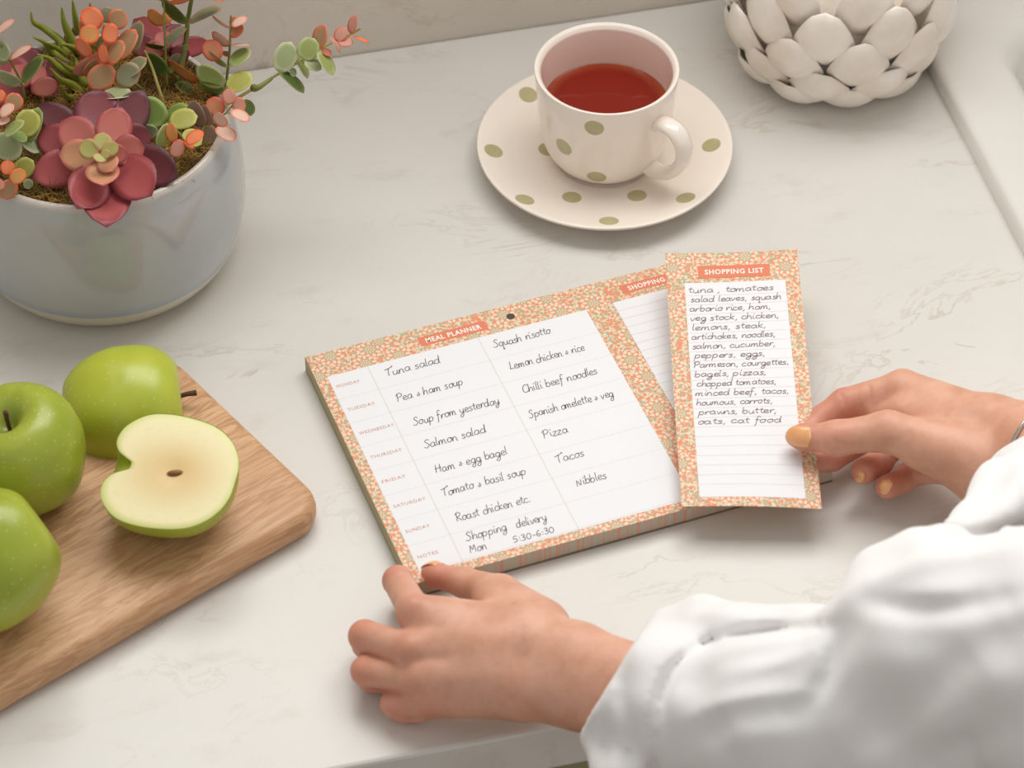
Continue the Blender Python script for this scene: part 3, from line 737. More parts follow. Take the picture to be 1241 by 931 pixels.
# moss: soil mound and thousands of curling fibres
def mound(r): return 10.75+1.2*math.sqrt(max(0, 1-(r/8.6)**2))
g = NG('dark_soil'); m_soil = g.fin(g.mix(g.noise(g.obj(), 60, 5), lin(70, 52, 28), lin(138, 106, 54)), .95)
mobj('soil', *lathe([(8.55, 9.9)]+[(r, mound(r)) for r in np.linspace(8.5, 0, 14)], 48), m_soil, planter, local=True)
g = NG('moss_fibre'); m_moss = g.fin(g.mix(g.step(g.noise(g.obj(), 50, 3), .35, .65), lin(206, 164, 82), lin(134, 104, 48)), .85)
V = []; F = []
for i in range(7500):
    r = 8.45*math.sqrt(rng.random()); a = rng.random()*2*math.pi
    if r > 8.1: continue
    p0 = np.array([r*math.cos(a), r*math.sin(a), mound(min(r, 8.5))+.05+(.9 if r > 8.4 else 0)]); d = rng.normal(0, 1, 3); d[2] = abs(d[2])*.5+.1; d /= np.linalg.norm(d)
    cv = rng.normal(0, .5, 3); n = len(V); L = .35+rng.random()*.45; sd_ = np.cross(d, rng.normal(0, 1, 3)); sd_ /= np.linalg.norm(sd_); s2 = np.cross(d, sd_)
    for k in range(4):
        t = k/3; q = p0+d*L*t+cv*L*t*t; w_ = .042*(1-.6*t)
        for m in range(3): V.append(q+w_*(sd_*math.cos(2.1*m)+s2*math.sin(2.1*m)))
    for k in range(3):
        for m in range(3): F.append((n+k*3+m, n+k*3+(m+1) % 3, n+k*3+3+(m+1) % 3, n+k*3+3+m))
tag(mobj('moss', V, F, m_moss, planter, local=True), kind='stuff')

_lm = {}
def leafmat(c1, c2, rough=.5, vein=.35):
    key = (c1, c2, rough)
    if key in _lm: return _lm[key]
    g = NG('leaf_tissue'); u = g.sep(g.uv()); o = g.obj()
    ex = g.math('ABSOLUTE', g.math('SUBTRACT', g.math('MULTIPLY', u[0], 2.0), 1.0)); ey = g.math('ABSOLUTE', g.math('SUBTRACT', g.math('MULTIPLY', u[1], 2.0), 1.0))
    e = g.math('SQRT', g.math('ADD', g.math('MULTIPLY', ex, ex), g.math('MULTIPLY', ey, ey)))
    n = g.noise(o, 120, 3)
    c = g.mix(g.step(g.math('ADD', e, g.math('MULTIPLY', g.math('SUBTRACT', n, .5), .3)), .62, .98), lin(*c1), lin(*c2))
    ang = g.math('ARCTAN2', g.math('SUBTRACT', u[0], .5), g.math('ADD', u[1], .15))
    vv = g.step(g.math('SINE', g.math('MULTIPLY', ang, 46.0)), .4, 1.0)
    c = g.mix(g.math('MULTIPLY', vv, vein*.5), c, lin(*[min(255, x+34) for x in c1]))
    g.bump(n, .15, .0005)
    _lm[key] = g.fin(c, rough, Subsurface_Weight=.12, Subsurface_Radius=(.004, .004, .002)); return _lm[key]
def leaf(name, bpx, tpx, wpx, z, parent, mat, thick=.07, bulge=.12, zt=None, roll=0.0, round_=.45, real=None, slope=None, nu=6, nv=8, kind='disc', cup=.05):
    """leaf from pixel/height anchors: default lies facing the viewer, then rolled about its axis"""
    if kind == 'disc': dx_, dy_ = tpx[0]-bpx[0], tpx[1]-bpx[1]; tpx = (tpx[0]+.10*dx_, tpx[1]+.10*dy_); wpx *= 1.1
    if kind == 'rose' and tpx[1] > bpx[1]: slope = .12
    if zt is None: zt = z+(bpx[1]-tpx[1])*.7/18.6*(1 if slope is None else slope)
    B_ = at(*bpx, z); T_ = at(*tpx, zt); ax_ = (T_-B_); L = np.linalg.norm(ax_); ax_ /= L
    view = CP-B_; view /= np.linalg.norm(view); Wd = np.cross(ax_, view); Wd /= np.linalg.norm(Wd); on = np.cross(Wd, ax_); on = on if on@view > 0 else -on
    wcm = wpx/18.6; wr = max(wcm, min(L*.85, real if real else wcm))
    ro_ = roll if roll else (math.acos(min(1, wcm/wr)))
    W2 = Wd*math.cos(ro_)+on*math.sin(ro_); o2 = -Wd*math.sin(ro_)+on*math.cos(ro_)
    V, F, U = petal(B_, T_, W2, bulge*L*.5, wr, thick, o2, round_, 0, nu, nv, kind, cup)
    return mobj(name, V, F, mat, parent, uv=U)
def part_root(name, loc_px, z):
    q = at(*loc_px, z)-PC
    o = bpy.data.objects.new(name, None); COL.objects.link(o); o.empty_display_size = .01; o.location = Vector([float(v) for v in q])*S; o.parent = planter; return o
ROSE = ((170, 80, 80), (138, 50, 58)); ROSE_L = ((188, 106, 94), (166, 70, 70)); DARK = ((116, 58, 62), (84, 38, 48)); WINE = ((136, 64, 68), (104, 42, 52))
PEACH = ((206, 150, 110), (204, 112, 96)); LIME = ((176, 170, 96), (186, 132, 92))
# main rosette
K = 3.21
def k1(x, y): return (x/K, y/K)
ros = part_root('rosette_succulent', (123, 184), 12.2)
petals = [((330, 560), (150, 405), 130, 12.6, DARK), ((385, 540), (375, 345), 185, 12.9, WINE), ((450, 560), (560, 350), 140, 12.5, DARK), ((470, 560), (590, 520), 120, 12.4, WINE),
          ((340, 600), (142, 520), 150, 12.7, ROSE), ((350, 620), (125, 690), 150, 12.2, ROSE), ((470, 600), (692, 690), 170, 11.9, DARK), ((400, 640), (300, 812), 170, 12.4, ROSE), ((410, 650), (415, 884), 190, 12.0, ROSE),
          ((450, 620), (590, 762), 185, 12.7, ROSE),
          ((370, 590), (238, 470), 150, 13.5, ROSE_L), ((410, 580), (475, 418), 140, 13.6, ROSE_L), ((430, 600), (563, 575), 130, 13.5, ROSE_L), ((390, 610), (228, 600), 125, 13.6, PEACH), ((395, 620), (402, 724), 130, 13.7, PEACH),
          ((400, 605), (440, 668), 90, 14.0, PEACH), ((400, 600), (500, 600), 80, 14.0, ROSE_L),
          ((385, 600), (308, 560), 80, 14.4, LIME), ((395, 590), (402, 515), 75, 14.5, LIME), ((395, 600), (460, 560), 60, 14.5, LIME), ((392, 600), (380, 632), 55, 14.7, LIME), ((392, 595), (430, 605), 40, 14.8, LIME)]
for b, t, w_, z, cl in petals:
    leaf('petal', k1(*b), k1(*t), w_/K*1.08, z+(.45 if t[1] > b[1]+60 and z < 13 else .15), ros, leafmat(*cl, .46, 0.0), .2, -.10, round_=.5, slope=.75, kind='rose', cup=.10)
# rosette behind at left, and the one at the back
rosb = part_root('rosette_succulent', (30, 110), 11.5)
for b, t, w_, z, cl in [((150, 330), (70, 190), 170, 12, WINE), ((150, 340), (260, 240), 150, 11.8, WINE), ((120, 360), (-30, 230), 180, 12, ROSE), ((160, 350), (210, 420), 120, 11.6, ROSE), ((100, 370), (-60, 330), 160, 12.4, ROSE),
                        ((150, 360), (280, 330), 110, 11.6, WINE), ((110, 330), (160, 250), 110, 13, ROSE_L), ((100, 340), (60, 250), 100, 13, ROSE_L), ((120, 350), (230, 330), 90, 12.8, ROSE_L)]:
    leaf('petal', k1(*b), k1(*t), w_/K, z, rosb, leafmat(*cl, .46, 0.0), .2, -.1, slope=.7, kind='rose', cup=.1)
rosc = part_root('rosette_succulent', (205, 65), 12)
for b, t, w_, z, cl in [((640, 190), (520, 75), 130, 12.2, ROSE), ((650, 190), (600, 70), 120, 12.0, ROSE), ((660, 190), (700, 95), 110, 12, WINE), ((620, 210), (500, 150), 110, 12.6, WINE), ((670, 200), (815, 165), 90, 11.6, ROSE),
                        ((640, 200), (560, 190), 90, 12.9, ROSE_L), ((650, 195), (620, 120), 90, 13.1, ROSE_L), ((660, 210), (740, 210), 80, 12.5, WINE), ((280, 160), (330, 85), 60, 11.5, WINE), ((300, 190), (250, 140), 50, 11.5, WINE)]:
    leaf('petal', k1(*b), k1(*t), w_/K, z, rosc, leafmat(*cl, .46, 0.0), .2, -.1, slope=.7, kind='rose', cup=.1)
# spiky green succulent
spk = part_root('finger_succulent', (95, 105), 11.5)
m_spk = leafmat((96, 122, 36), (140, 150, 52), .4)
Q = 7.76
for pts, r0 in [([(640, 520), (560, 380), (400, 260), (310, 210), (292, 110)], .26), ([(700, 440), (650, 330), (600, 200), (580, 70)], .28), ([(740, 320), (710, 180), (680, 0)], .25), ([(760, 510), (700, 460), (640, 430), (580, 415)], .24),
                ([(700, 660), (600, 580), (480, 480), (420, 400), (310, 350)], .28), ([(830, 840), (700, 720), (560, 640), (460, 550), (350, 515)], .30), ([(800, 900), (680, 800), (560, 740), (470, 640)], .26), ([(700, 931), (620, 900), (570, 800)], .2),
                ([(860, 850), (780, 760), (700, 560), (670, 520)], .22), ([(880, 120), (850, 60), (845, 30)], .12), ([(600, 520), (520, 450), (430, 400)], .2), ([(820, 860), (760, 700), (640, 640), (540, 560)], .25), ([(900, 540), (860, 480), (870, 400)], .2)]:
    P = catmull(pts, 4); n = len(P); W3 = []
    for i, (x, y) in enumerate(P):
        t = i/(n-1); W3.append(at(x/Q, y/Q, 11.3+3.4*t))
    V, F = tube(W3, [r0*1.25*(1-.88*(i/(n-1))**1.6) for i in range(n)], 8); mobj('finger', V, F, m_spk, spk)
# eucalyptus-like stems
ORG = ((226, 130, 84), (236, 96, 48)); OGR = ((168, 132, 92), (226, 116, 76)); GRY = ((126, 128, 96), (170, 140, 100)); PAL = ((150, 160, 112), (190, 190, 150)); GRN = ((112, 134, 54), (150, 168, 88)); YEL = ((164, 162, 70), (196, 190, 104))
DKG = ((72, 92, 36), (120, 130, 60)); PNK = ((196, 140, 120), (222, 110, 90)); LPK = ((224, 186, 166), (232, 140, 112)); BRN = ((150, 124, 104), (166, 126, 104)); ORL = ((214, 150, 84), (232, 110, 50)); LGR = ((146, 158, 88), (176, 186, 130)); SAL = ((190, 120, 84), (204, 84, 52))
m_st = leafmat((126, 132, 62), (126, 132, 62)); m_st2 = leafmat((170, 160, 90), (170, 160, 90))
def stem(name_pts, z0, z1, r0, r1, mat, parent):
    P = catmull(name_pts, 5); n = len(P); W3 = [at(x, y, z0+(z1-z0)*i/(n-1)) for i, (x, y) in enumerate(P)]
    return mobj('stem', *tube(W3, list(np.linspace(r0, r1, n)), 7), mat, parent)
def spray(pts, z0, z1, r0, r1, leaves, mat=None, f=lambda x, y: (x, y), kk=1.0):
    st_ = part_root('round_leaved_stem', f(*pts[0]), z0)
    stem([f(*q) for q in pts], z0, z1, r0, r1, mat or m_st, st_)
    for L_ in leaves:
        b, t, w_, z, cl = L_[:5]
        leaf('leaf', f(*b), f(*t), w_*kk, z, st_, leafmat(*cl, .5), .06, .06, real=(L_[5] if len(L_) > 5 else 1.5), round_=.35, nu=6, nv=8)
f2 = lambda x, y: (80+x/7.76, y/7.76); f1 = lambda x, y: (x/7.76, y/7.76); f4 = lambda x, y: (170+x/8.464, y/8.464)
f5 = lambda x, y: (150+x/7.16, 90+y/7.16); f6 = lambda x, y: (300+x/7.756, 10+y/7.756); f3 = lambda x, y: (x/5.475, 110+y/5.475)
spray([(800, 900), (640, 780), (480, 660), (390, 590), (310, 480), (340, 320), (360, 240)], 11.5, 17.5, .12, .07, [
    ((330, 900), (600, 880), 100, 14.2, PAL), ((450, 640), (235, 800), 220, 15.2, OGR), ((500, 640), (660, 760), 0+230, 15.2, GRY), ((560, 720), (740, 560), 120, 14.6, GRY), ((480, 560), (640, 300), 160, 15.0, OGR), ((640, 500), (690, 220), 130, 14.4, GRY),
    ((400, 600), (520, 400), 150, 15.8, OGR), ((320, 520), (90, 680), 130, 15.6, PNK), ((310, 560), (180, 700), 120, 15.3, OGR), ((370, 600), (340, 440), 90, 16.0, ORG), ((240, 520), (110, 380), 110, 16.4, ORG), ((310, 310), (140, 340), 170, 17.4, ORL),
    ((340, 300), (480, 330), 0+180, 17.4, ORG), ((330, 250), (170, 110), 190, 17.2, ORG), ((300, 270), (130, 240), 130, 16.8, OGR), ((400, 220), (560, 150), 180, 16.9, OGR), ((360, 210), (400, 75), 140, 16.6, GRY), ((330, 420), (380, 450), 150, 16.6, PNK)], None, f2, 1/7.76)
stem([f2(740, 480), f2(810, 640), f2(880, 860), f2(930, 1000)], 14.5, 11.5, .09, .14, m_st2, part_root('round_leaved_stem', f2(930, 1000), 11.5))
spray([(240, 960), (200, 780), (100, 580), (0, 420)], 12, 17, .1, .06, [((200, 780), (-20, 690), 110, 15, PAL), ((220, 780), (390, 550), 100, 15, DKG), ((90, 560), (280, 450), 60, 16, LPK), ((80, 560), (-40, 400), 150, 16, PAL), ((-40, 330), (120, 200), 60, 17.5, LPK), ((70, 560), (-30, 590), 60, 15.8, PAL)], None, f1, 1/7.76)
spray([(90, 420), (80, 300), (60, 200), (-20, 120)], 12, 15.5, .1, .06, [((150, 300), (210, 140), 150, 14, YEL), ((190, 340), (250, 130), 110, 13.4, GRN), ((100, 300), (0, 430), 190, 14.2, PAL), ((140, 280), (260, 400), 110, 13.6, PAL), ((30, 300), (150, 210), 60, 15, LGR),
    ((60, 130), (120, 30), 110, 15, OGR), ((0, 170), (85, 100), 65, 15.8, LPK), ((-20, 220), (60, 190), 45, 15.4, LPK), ((0, 80), (-20, 0), 90, 15.4, ORG), ((80, 280), (170, 330), 60, 14.5, GRN)], None, f3, 1/5.475)
spray([(120, 700), (80, 600), (20, 560)], 11.5, 13, .09, .06, [((100, 560), (210, 470), 120, 12.2, YEL), ((100, 600), (10, 700), 110, 12.5, OGR), ((70, 600), (160, 540), 90, 12.8, ORL), ((50, 560), (50, 470), 85, 13, ORG), ((20, 600), (-30, 640), 80, 12.8, PNK), ((220, 640), (380, 660), 90, 11.4, DKG, 1.4), ((160, 640), (210, 600), 60, 11.6, PAL)], None, f3, 1/5.475)
spray([(300, 640), (340, 500), (370, 420), (480, 510), (520, 570)], 11.5, 13.6, .1, .07, [((360, 420), (140, 250), 230, 12.6, GRN), ((300, 500), (140, 500), 130, 12.2, PAL), ((370, 400), (540, 280), 110, 12.3, GRN), ((390, 430), (460, 340), 70, 12.5, GRN), ((400, 420), (620, 370), 160, 13, YEL), ((390, 430), (310, 640), 130, 13, LGR),
    ((440, 590), (400, 440), 95, 13.8, ORL), ((500, 570), (430, 700), 105, 13.8, PNK), ((520, 500), (660, 600), 130, 13.3, YEL), ((540, 600), (680, 510), 95, 14, ORG), ((530, 580), (600, 640), 50, 13.6, ORG)], None, f5, 1/7.16)
spray([(640, 640), (700, 450), (860, 360), (950, 260)], 11.6, 14.0, .08, .06, [((620, 440), (830, 640), 190, 12.0, BRN), ((700, 450), (590, 250), 130, 12.4, BRN), ((860, 340), (740, 230), 150, 13.2, SAL), ((760, 440), (690, 280), 90, 12.7, BRN), ((930, 260), (900, 140), 110, 13.9, PNK), ((940, 270), (1050, 270), 130, 13.8, PNK),
    ((930, 320), (1075, 400), 85, 13.8, LPK), ((900, 440), (790, 350), 95, 13.4, LPK), ((800, 470), (960, 560), 110, 12.8, LPK)], None, f5, 1/7.16)
spray([(860, 1000), (900, 700), (920, 450), (930, 160)], 11.5, 16.5, .11, .07, [((870, 860), (600, 710), 190, 13, LGR), ((880, 920), (620, 860), 110, 12.4, GRN), ((890, 910), (1130, 790), 180, 13, YEL), ((900, 680), (710, 530), 55, 13.8, LGR), ((920, 670), (1115, 530), 130, 13.9, LGR), ((800, 620), (690, 430), 190, 14.2, SAL),
    ((920, 460), (750, 340), 90, 14.8, LPK), ((925, 475), (1110, 470), 25, 14.8, LPK), ((920, 560), (850, 540), 50, 14, SAL), ((930, 380), (1040, 270), 110, 15.3, SAL), ((940, 270), (1085, 190), 80, 16, LPK), ((920, 280), (750, 165), 30, 15.8, LPK), ((930, 260), (970, 180), 50, 15.6, SAL)], None, f4, 1/8.464)
spray([(380, 840), (460, 480), (490, 200), (530, -40), (545, -200)], 11.8, 19, .2, .12, [((480, 230), (240, 10), 110, 16, DKG), ((510, 230), (810, 90), 90, 16, GRY), ((520, 240), (800, 110), 60, 15.7, DKG), ((440, 480), (490, 490), 60, 14, GRN), ((600, 830), (310, 640), 90, 12.6, ORL), ((360, 850), (540, 960), 110, 12, DKG),
    ((540, -40), (820, 10), 40, 18, ORG), ((520, -30), (300, 20), 50, 18, ORG)], m_st, f4, 1/8.464)
spray([(280, 900), (260, 600), (250, 300), (245, -60)], 11.8, 17.5, .09, .06, [((250, 240), (90, 120), 120, 15.6, ORL), ((250, 235), (300, 120), 110, 15.5, ORL), ((260, 470), (460, 290), 90, 14, GRY), ((250, 480), (60, 450), 45, 14, DKG), ((280, 740), (70, 580), 170, 13, DKG), ((290, 740), (330, 700), 60, 12.8, GRN), ((250, -10), (180, -30), 50, 17, ORG), ((300, 640), (420, 580), 90, 12.5, GRY)], None, f4, 1/8.464)
spray([(-350, 1000), (30, 770), (90, 740), (300, 610), (520, 480), (780, 330), (980, 240), (1060, 190)], 11.6, 15.6, .12, .07, [((300, 600), (400, 340), 200, 14, PAL), ((300, 590), (510, 780), 90, 14, DKG), ((420, 560), (430, 640), 60, 13.9, PAL), ((410, 380), (550, 640), 75, 14.5, LGR), ((520, 480), (620, 300), 190, 14.6, LGR), ((540, 500), (680, 570), 100, 14.5, PAL),
    ((680, 380), (700, 170), 130, 15.1, OGR), ((665, 410), (790, 610), 105, 15.1, LGR), ((700, 390), (780, 440), 60, 15, SAL), ((775, 270), (860, 410), 35, 15.4, LPK), ((840, 310), (910, 190), 110, 15.5, PNK), ((850, 320), (980, 320), 90, 15.5, PNK), ((980, 240), (1010, 80), 80, 15.8, PNK), ((990, 270), (1130, 325), 28, 15.7, ORG)], m_st2, f6, 1/7.756)
st_ = part_root('round_leaved_stem', (296, 105), 12)
stem([f6(60, 750), f6(110, 740), f6(230, 660)], 12.9, 13.5, .28, .1, m_st, st_)
leaf('leaf', f5(1050, 220), f5(1100, 350), 90/7.16, 12.4, st_, leafmat(*DKG), real=1.3)
# ------------------------------------------------------------------ person: hands, forearms and blouse
class Field:
    """signed distance grid in cm, meshed with surface nets"""
    def __init__(s, lo, hi, h):
        s.lo = np.array(lo, float); s.h = h; s.n = np.ceil((np.array(hi)-s.lo)/h).astype(int)+1
        s.ax = [(s.lo[i]+h*np.arange(s.n[i])).astype(np.float32) for i in range(3)]
        s.F = np.full(tuple(s.n), 9.0, np.float32)
    def block(s, P, R):
        lo = np.min(P, 0)-R; hi = np.max(P, 0)+R
        a = np.clip(((lo-s.lo)/s.h).astype(int), 0, s.n); b = np.clip(((hi-s.lo)/s.h).astype(int)+2, 0, s.n)
        sl = tuple(slice(a[i], b[i]) for i in range(3))
        if any(b[i] <= a[i] for i in range(3)): return None, None
        return sl, (s.ax[0][sl[0]][:, None, None], s.ax[1][sl[1]][None, :, None], s.ax[2][sl[2]][None, None, :])
    @staticmethod
    def seg(X, a, b):
        d = b-a; L = max(float(d@d), 1e-6)
        t = np.clip(((X[0]-a[0])*d[0]+(X[1]-a[1])*d[1]+(X[2]-a[2])*d[2])/L, 0, 1)
        return np.sqrt((X[0]-a[0]-t*d[0])**2+(X[1]-a[1]-t*d[1])**2+(X[2]-a[2]-t*d[2])**2), t
    @staticmethod
    def smin(a, b, k):
        h_ = np.maximum(k-np.abs(a-b), 0)/k; return np.minimum(a, b)-h_*h_*k*.25
    def cap(s, a, b, ra, rb, k=.3):
        a = np.array(a, float); b = np.array(b, float)
        sl, X = s.block([a, b], max(ra, rb)+k+1.2)
        if sl is None: return
        d, t = s.seg(X, a, b); s.F[sl] = s.smin(s.F[sl], d-(ra+(rb-ra)*t), k)
    def chain(s, pts, rad, k=.3):
        for i in range(len(pts)-1): s.cap(pts[i], pts[i+1], rad[i], rad[i+1], k)
    def crease(s, a, b, w, amp):
        a = np.array(a, float); b = np.array(b, float); sl, X = s.block([a, b], 3*w)
        if sl is None: return
        d, t = s.seg(X, a, b); s.F[sl] += amp*np.exp(-(d/w)**2)
    def merge(s, o, k): s.F = s.smin(s.F, o.F, k)
    def carve(s, a, b, ra, rb, k=.3):
        a = np.array(a, float); b = np.array(b, float); sl, X = s.block([a, b], max(ra, rb)+1)
        if sl is None: return
        d, t = s.seg(X, a, b); c = -(d-(ra+(rb-ra)*t)); s.F[sl] = -s.smin(-s.F[sl], -c, k)
    def blank(s): f = Field.__new__(Field); f.lo, f.h, f.n, f.ax = s.lo, s.h, s.n, s.ax; f.F = np.full(tuple(s.n), 9.0, np.float32); return f
    def mesh(s):
        F = s.F; ins = F < 0; n = F.shape; c = ins[:-1, :-1, :-1]; cnt = np.zeros(c.shape, np.int8)
        for i in (0, 1):
            for j in (0, 1):
                for k in (0, 1): cnt += ins[i:n[0]-1+i, j:n[1]-1+j, k:n[2]-1+k]
        act = (cnt > 0) & (cnt < 8); idx = -np.ones(c.shape, np.int64); I = np.argwhere(act); idx[act] = np.arange(len(I))
        acc = np.zeros((len(I), 3)); m = np.zeros(len(I))
        cor = [(i, j, k) for i in (0, 1) for j in (0, 1) for k in (0, 1)]
        val = {c_: F[I[:, 0]+c_[0], I[:, 1]+c_[1], I[:, 2]+c_[2]] for c_ in cor}
        for a in cor:
            for d in range(3):
                if a[d]: continue
                b = list(a); b[d] = 1; b = tuple(b); fa, fb = val[a], val[b]; x = (fa < 0) != (fb < 0)
                t = np.where(x, fa/np.where(x, fa-fb, 1), 0); p = np.array(a, float)[None, :]+np.eye(3)[d][None, :]*t[:, None]
                acc += p*x[:, None]; m += x
        V = (I+acc/m[:, None])*s.h+s.lo
        Q = []
        for d in range(3):
            u, v = (d+1) % 3, (d+2) % 3
            A_ = np.moveaxis(ins, d, 0); ch = A_[:-1] != A_[1:]; up = A_[:-1][ch]
            e = np.argwhere(ch); E3 = np.zeros((len(e), 3), int); oth = [x for x in range(3) if x != d]
            E3[:, d] = e[:, 0]; E3[:, oth[0]] = e[:, 1]; E3[:, oth[1]] = e[:, 2]
            ok = (E3[:, u] > 0) & (E3[:, v] > 0) & (E3[:, u] < n[u]-1) & (E3[:, v] < n[v]-1); E3 = E3[ok]; up = up[ok]
            q = []
            for du, dv in ((0, 0), (-1, 0), (-1, -1), (0, -1)):
                g_ = E3.copy(); g_[:, u] += du; g_[:, v] += dv; q.append(idx[g_[:, 0], g_[:, 1], g_[:, 2]])
            q = np.stack(q, 1); q[~up] = q[~up][:, ::-1]; Q.append(q)
        return V, np.concatenate(Q)

def P_(x, y, z): return at(x, y, z)
def add_folds(f):
    X, Y, Z = f.ax[0][:, None, None]-CP[0], f.ax[1][None, :, None]-CP[1], f.ax[2][None, None, :]-CP[2]
    dz = X*fw[0]+Y*fw[1]+Z*fw[2]; U_ = 620.5+FPX*(X*cr[0]+Y*cr[1]+Z*cr[2])/dz; V_ = 465.5-FPX*(X*cu[0]+Y*cu[1]+Z*cu[2])/dz
    U_ = U_.astype(np.float32); V_ = V_.astype(np.float32)
    for pts, w_, am in FOLDS:
        P = catmull(pts, 3); dm = None; n = len(P)-1
        for i in range(n):
            a, b = P[i], P[i+1]; d = b-a; L = max(float(d@d), 1e-6)
            t = np.clip(((U_-a[0])*d[0]+(V_-a[1])*d[1])/L, 0, 1); q = (U_-a[0]-t*d[0])**2+(V_-a[1]-t*d[1])**2
            fade = min(1, .25+2.2*min((i+.5)/n, 1-(i+.5)/n)); g_ = fade*np.exp(-q/(w_*w_))
            dm = g_ if dm is None else np.maximum(dm, g_)
        f.F += am*dm
FOLDS = [([(861, 778), (826, 800), (806, 830), (797, 870), (793, 945)], 9, .95), ([(855, 780), (900, 768), (950, 763), (1012, 758)], 8, .6),
         ([(1016, 765), (1010, 800), (1000, 826), (985, 845)], 12, .55), ([(833, 872), (870, 852), (920, 842), (985, 838)], 10, -.35), ([(850, 895), (900, 872), (975, 862)], 16, .35),
         ([(905, 812), (950, 800), (1000, 780)], 9, -.22), ([(880, 800), (930, 790), (985, 775)], 9, .2),
         ([(1050, 728), (1100, 738), (1160, 736), (1245, 722)], 14, .65), ([(1040, 700), (1100, 690), (1180, 668)], 14, -.2), ([(1120, 640), (1150, 655), (1190, 650), (1245, 642)], 12, .6),
         ([(735, 850), (728, 890), (735, 935)], 10, .2), ([(760, 800), (752, 840), (765, 890), (762, 935)], 10, .3), ([(742, 820), (738, 860)], 8, -.15), ([(800, 752), (850, 745), (930, 748)], 8, -.15),
         ([(1241, 760), (1130, 830), (1040, 900), (980, 945)], 26, .6), ([(1241, 870), (1170, 900), (1130, 940)], 22, .5), ([(1180, 620), (1215, 600), (1241, 560)], 10, .25)]
# ---- left hand, resting beside the corner of the pad
def build_left(h=.085):
    MC = {'i': P_(503, 742, 4.9), 'm': P_(500, 789, 4.3), 'r': P_(508, 823, 3.35), 'p': P_(522, 850, 2.45)}
    CA = {'i': P_(636, 762, 5.3), 'm': P_(640, 790, 5.2), 'r': P_(640, 820, 4.6), 'p': P_(638, 846, 3.7)}
    wr, fo = P_(694, 818, 4.9), P_(835, 868, 7.2)
    allp = np.array(list(MC.values())+list(CA.values())+[wr, fo, P_(432, 768, 2), P_(505, 688, 2)])
    f = Field(allp.min(0)-[1.6, 2.2, 4.8], allp.max(0)+[3.3, 3.3, 3.2], h)
    f.chain([MC['i'], CA['i']], [1.02, 1.3], .5); f.chain([MC['m'], CA['m']], [1.05, 1.35], .5)
    f.chain([MC['r'], CA['r']], [1.0, 1.3], .5); f.chain([MC['p'], CA['p']], [.93, 1.2], .5)
    pal = [(p+np.array([.2, .3, -.7])) for p in (MC['m'], CA['m'])]; f.cap(pal[0]+[1.2, 0, 0], pal[1], .9, 1.5, .8)
    e = np.array([0, .86, .5])
    f.cap(CA['m']*.5+CA['i']*.5, wr+e*.75, 1.7, 2.25, 1.2); f.cap(CA['r']*.5+CA['p']*.5, wr-e*.75, 1.6, 2.2, 1.2)
    f.cap(wr+e*.75, fo+e*.7, 2.2, 2.3, .8); f.cap(wr-e*.75, fo-e*.7, 2.2, 2.3, .8)
    f.cap(P_(598, 728, 3.9), P_(648, 764, 5.0), 1.25, 1.8, 1.0); f.cap(P_(528, 765, 4.6), P_(600, 790, 5.1), 1.3, 1.5, 1.0); f.cap(P_(535, 820, 3.5), P_(600, 820, 4.3), 1.35, 1.5, 1.0)
    fingers = [([MC['i'], P_(482, 704, 2.9), P_(486, 715, 1.5), P_(500, 724, .85)], [1.0, .90, .80, .68]),
               ([MC['m'], P_(442, 771, 2.75), P_(444, 781, 1.35), P_(466, 788, .85)], [1.02, .95, .84, .7]),
               ([MC['r'], P_(444, 813, 2.05), P_(450, 822, 1.05), P_(476, 830, .8)], [.98, .90, .80, .68]),
               ([MC['p'], P_(478, 853, 1.35), P_(488, 860, .85), P_(508, 864, .72)], [.9, .80, .74, .62])]
    base = f.F.copy()
    res_ = None
    for pts, rad in fingers:
        g_ = f.blank(); g_.chain(pts, rad, .25); cmb = Field.smin(base, g_.F, .55)
        res_ = cmb if res_ is None else Field.smin(res_, cmb, .10)
    g_ = f.blank(); g_.chain([P_(655, 762, 4.5), P_(607, 722, 3.5), P_(562, 706, 2.5), P_(530, 698, 2.05), P_(521, 694, 1.95)], [1.7, 1.22, .90, .72, .55], .35)
    res_ = Field.smin(res_, Field.smin(base, g_.F, .9), .12)
    f.F = res_
    # knuckle bumps and tendon hollows
    for k_, a_ in (('i', -.17), ('m', -.12), ('r', -.1), ('p', -.06)): f.crease(MC[k_]+[0, -.3, 1.0], MC[k_]+[.3, -.3, 1.0], .55, a_)
    for a, b in (('i', 'm'), ('m', 'r'), ('r', 'p')):
        A_ = (MC[a]+MC[b])/2+[.3, -.45, .95]; B2 = (CA[a]+CA[b])/2+[-2, -.4, 1.2]; f.crease(A_, A_*.7+B2*.3, .4, .07)
    for pts, rad in fingers:
        q = pts[1]; d_ = (pts[1]-pts[0]); d_ /= np.linalg.norm(d_)
        for o_ in (-.28, 0, .28): f.crease(q+d_*(rad[1]*.9)+[0, -.6, .4+o_], q+d_*(rad[1]*.9)+[0, .6, .4+o_], .1, .028)
    fl = [(MC[k], .9) for k in MC]+[(p[0][1], 1.1) for p in fingers]+[(p[0][2], 1.2) for p in fingers]+[(P_(530, 698, 2), 1.3)]
    return f, fl
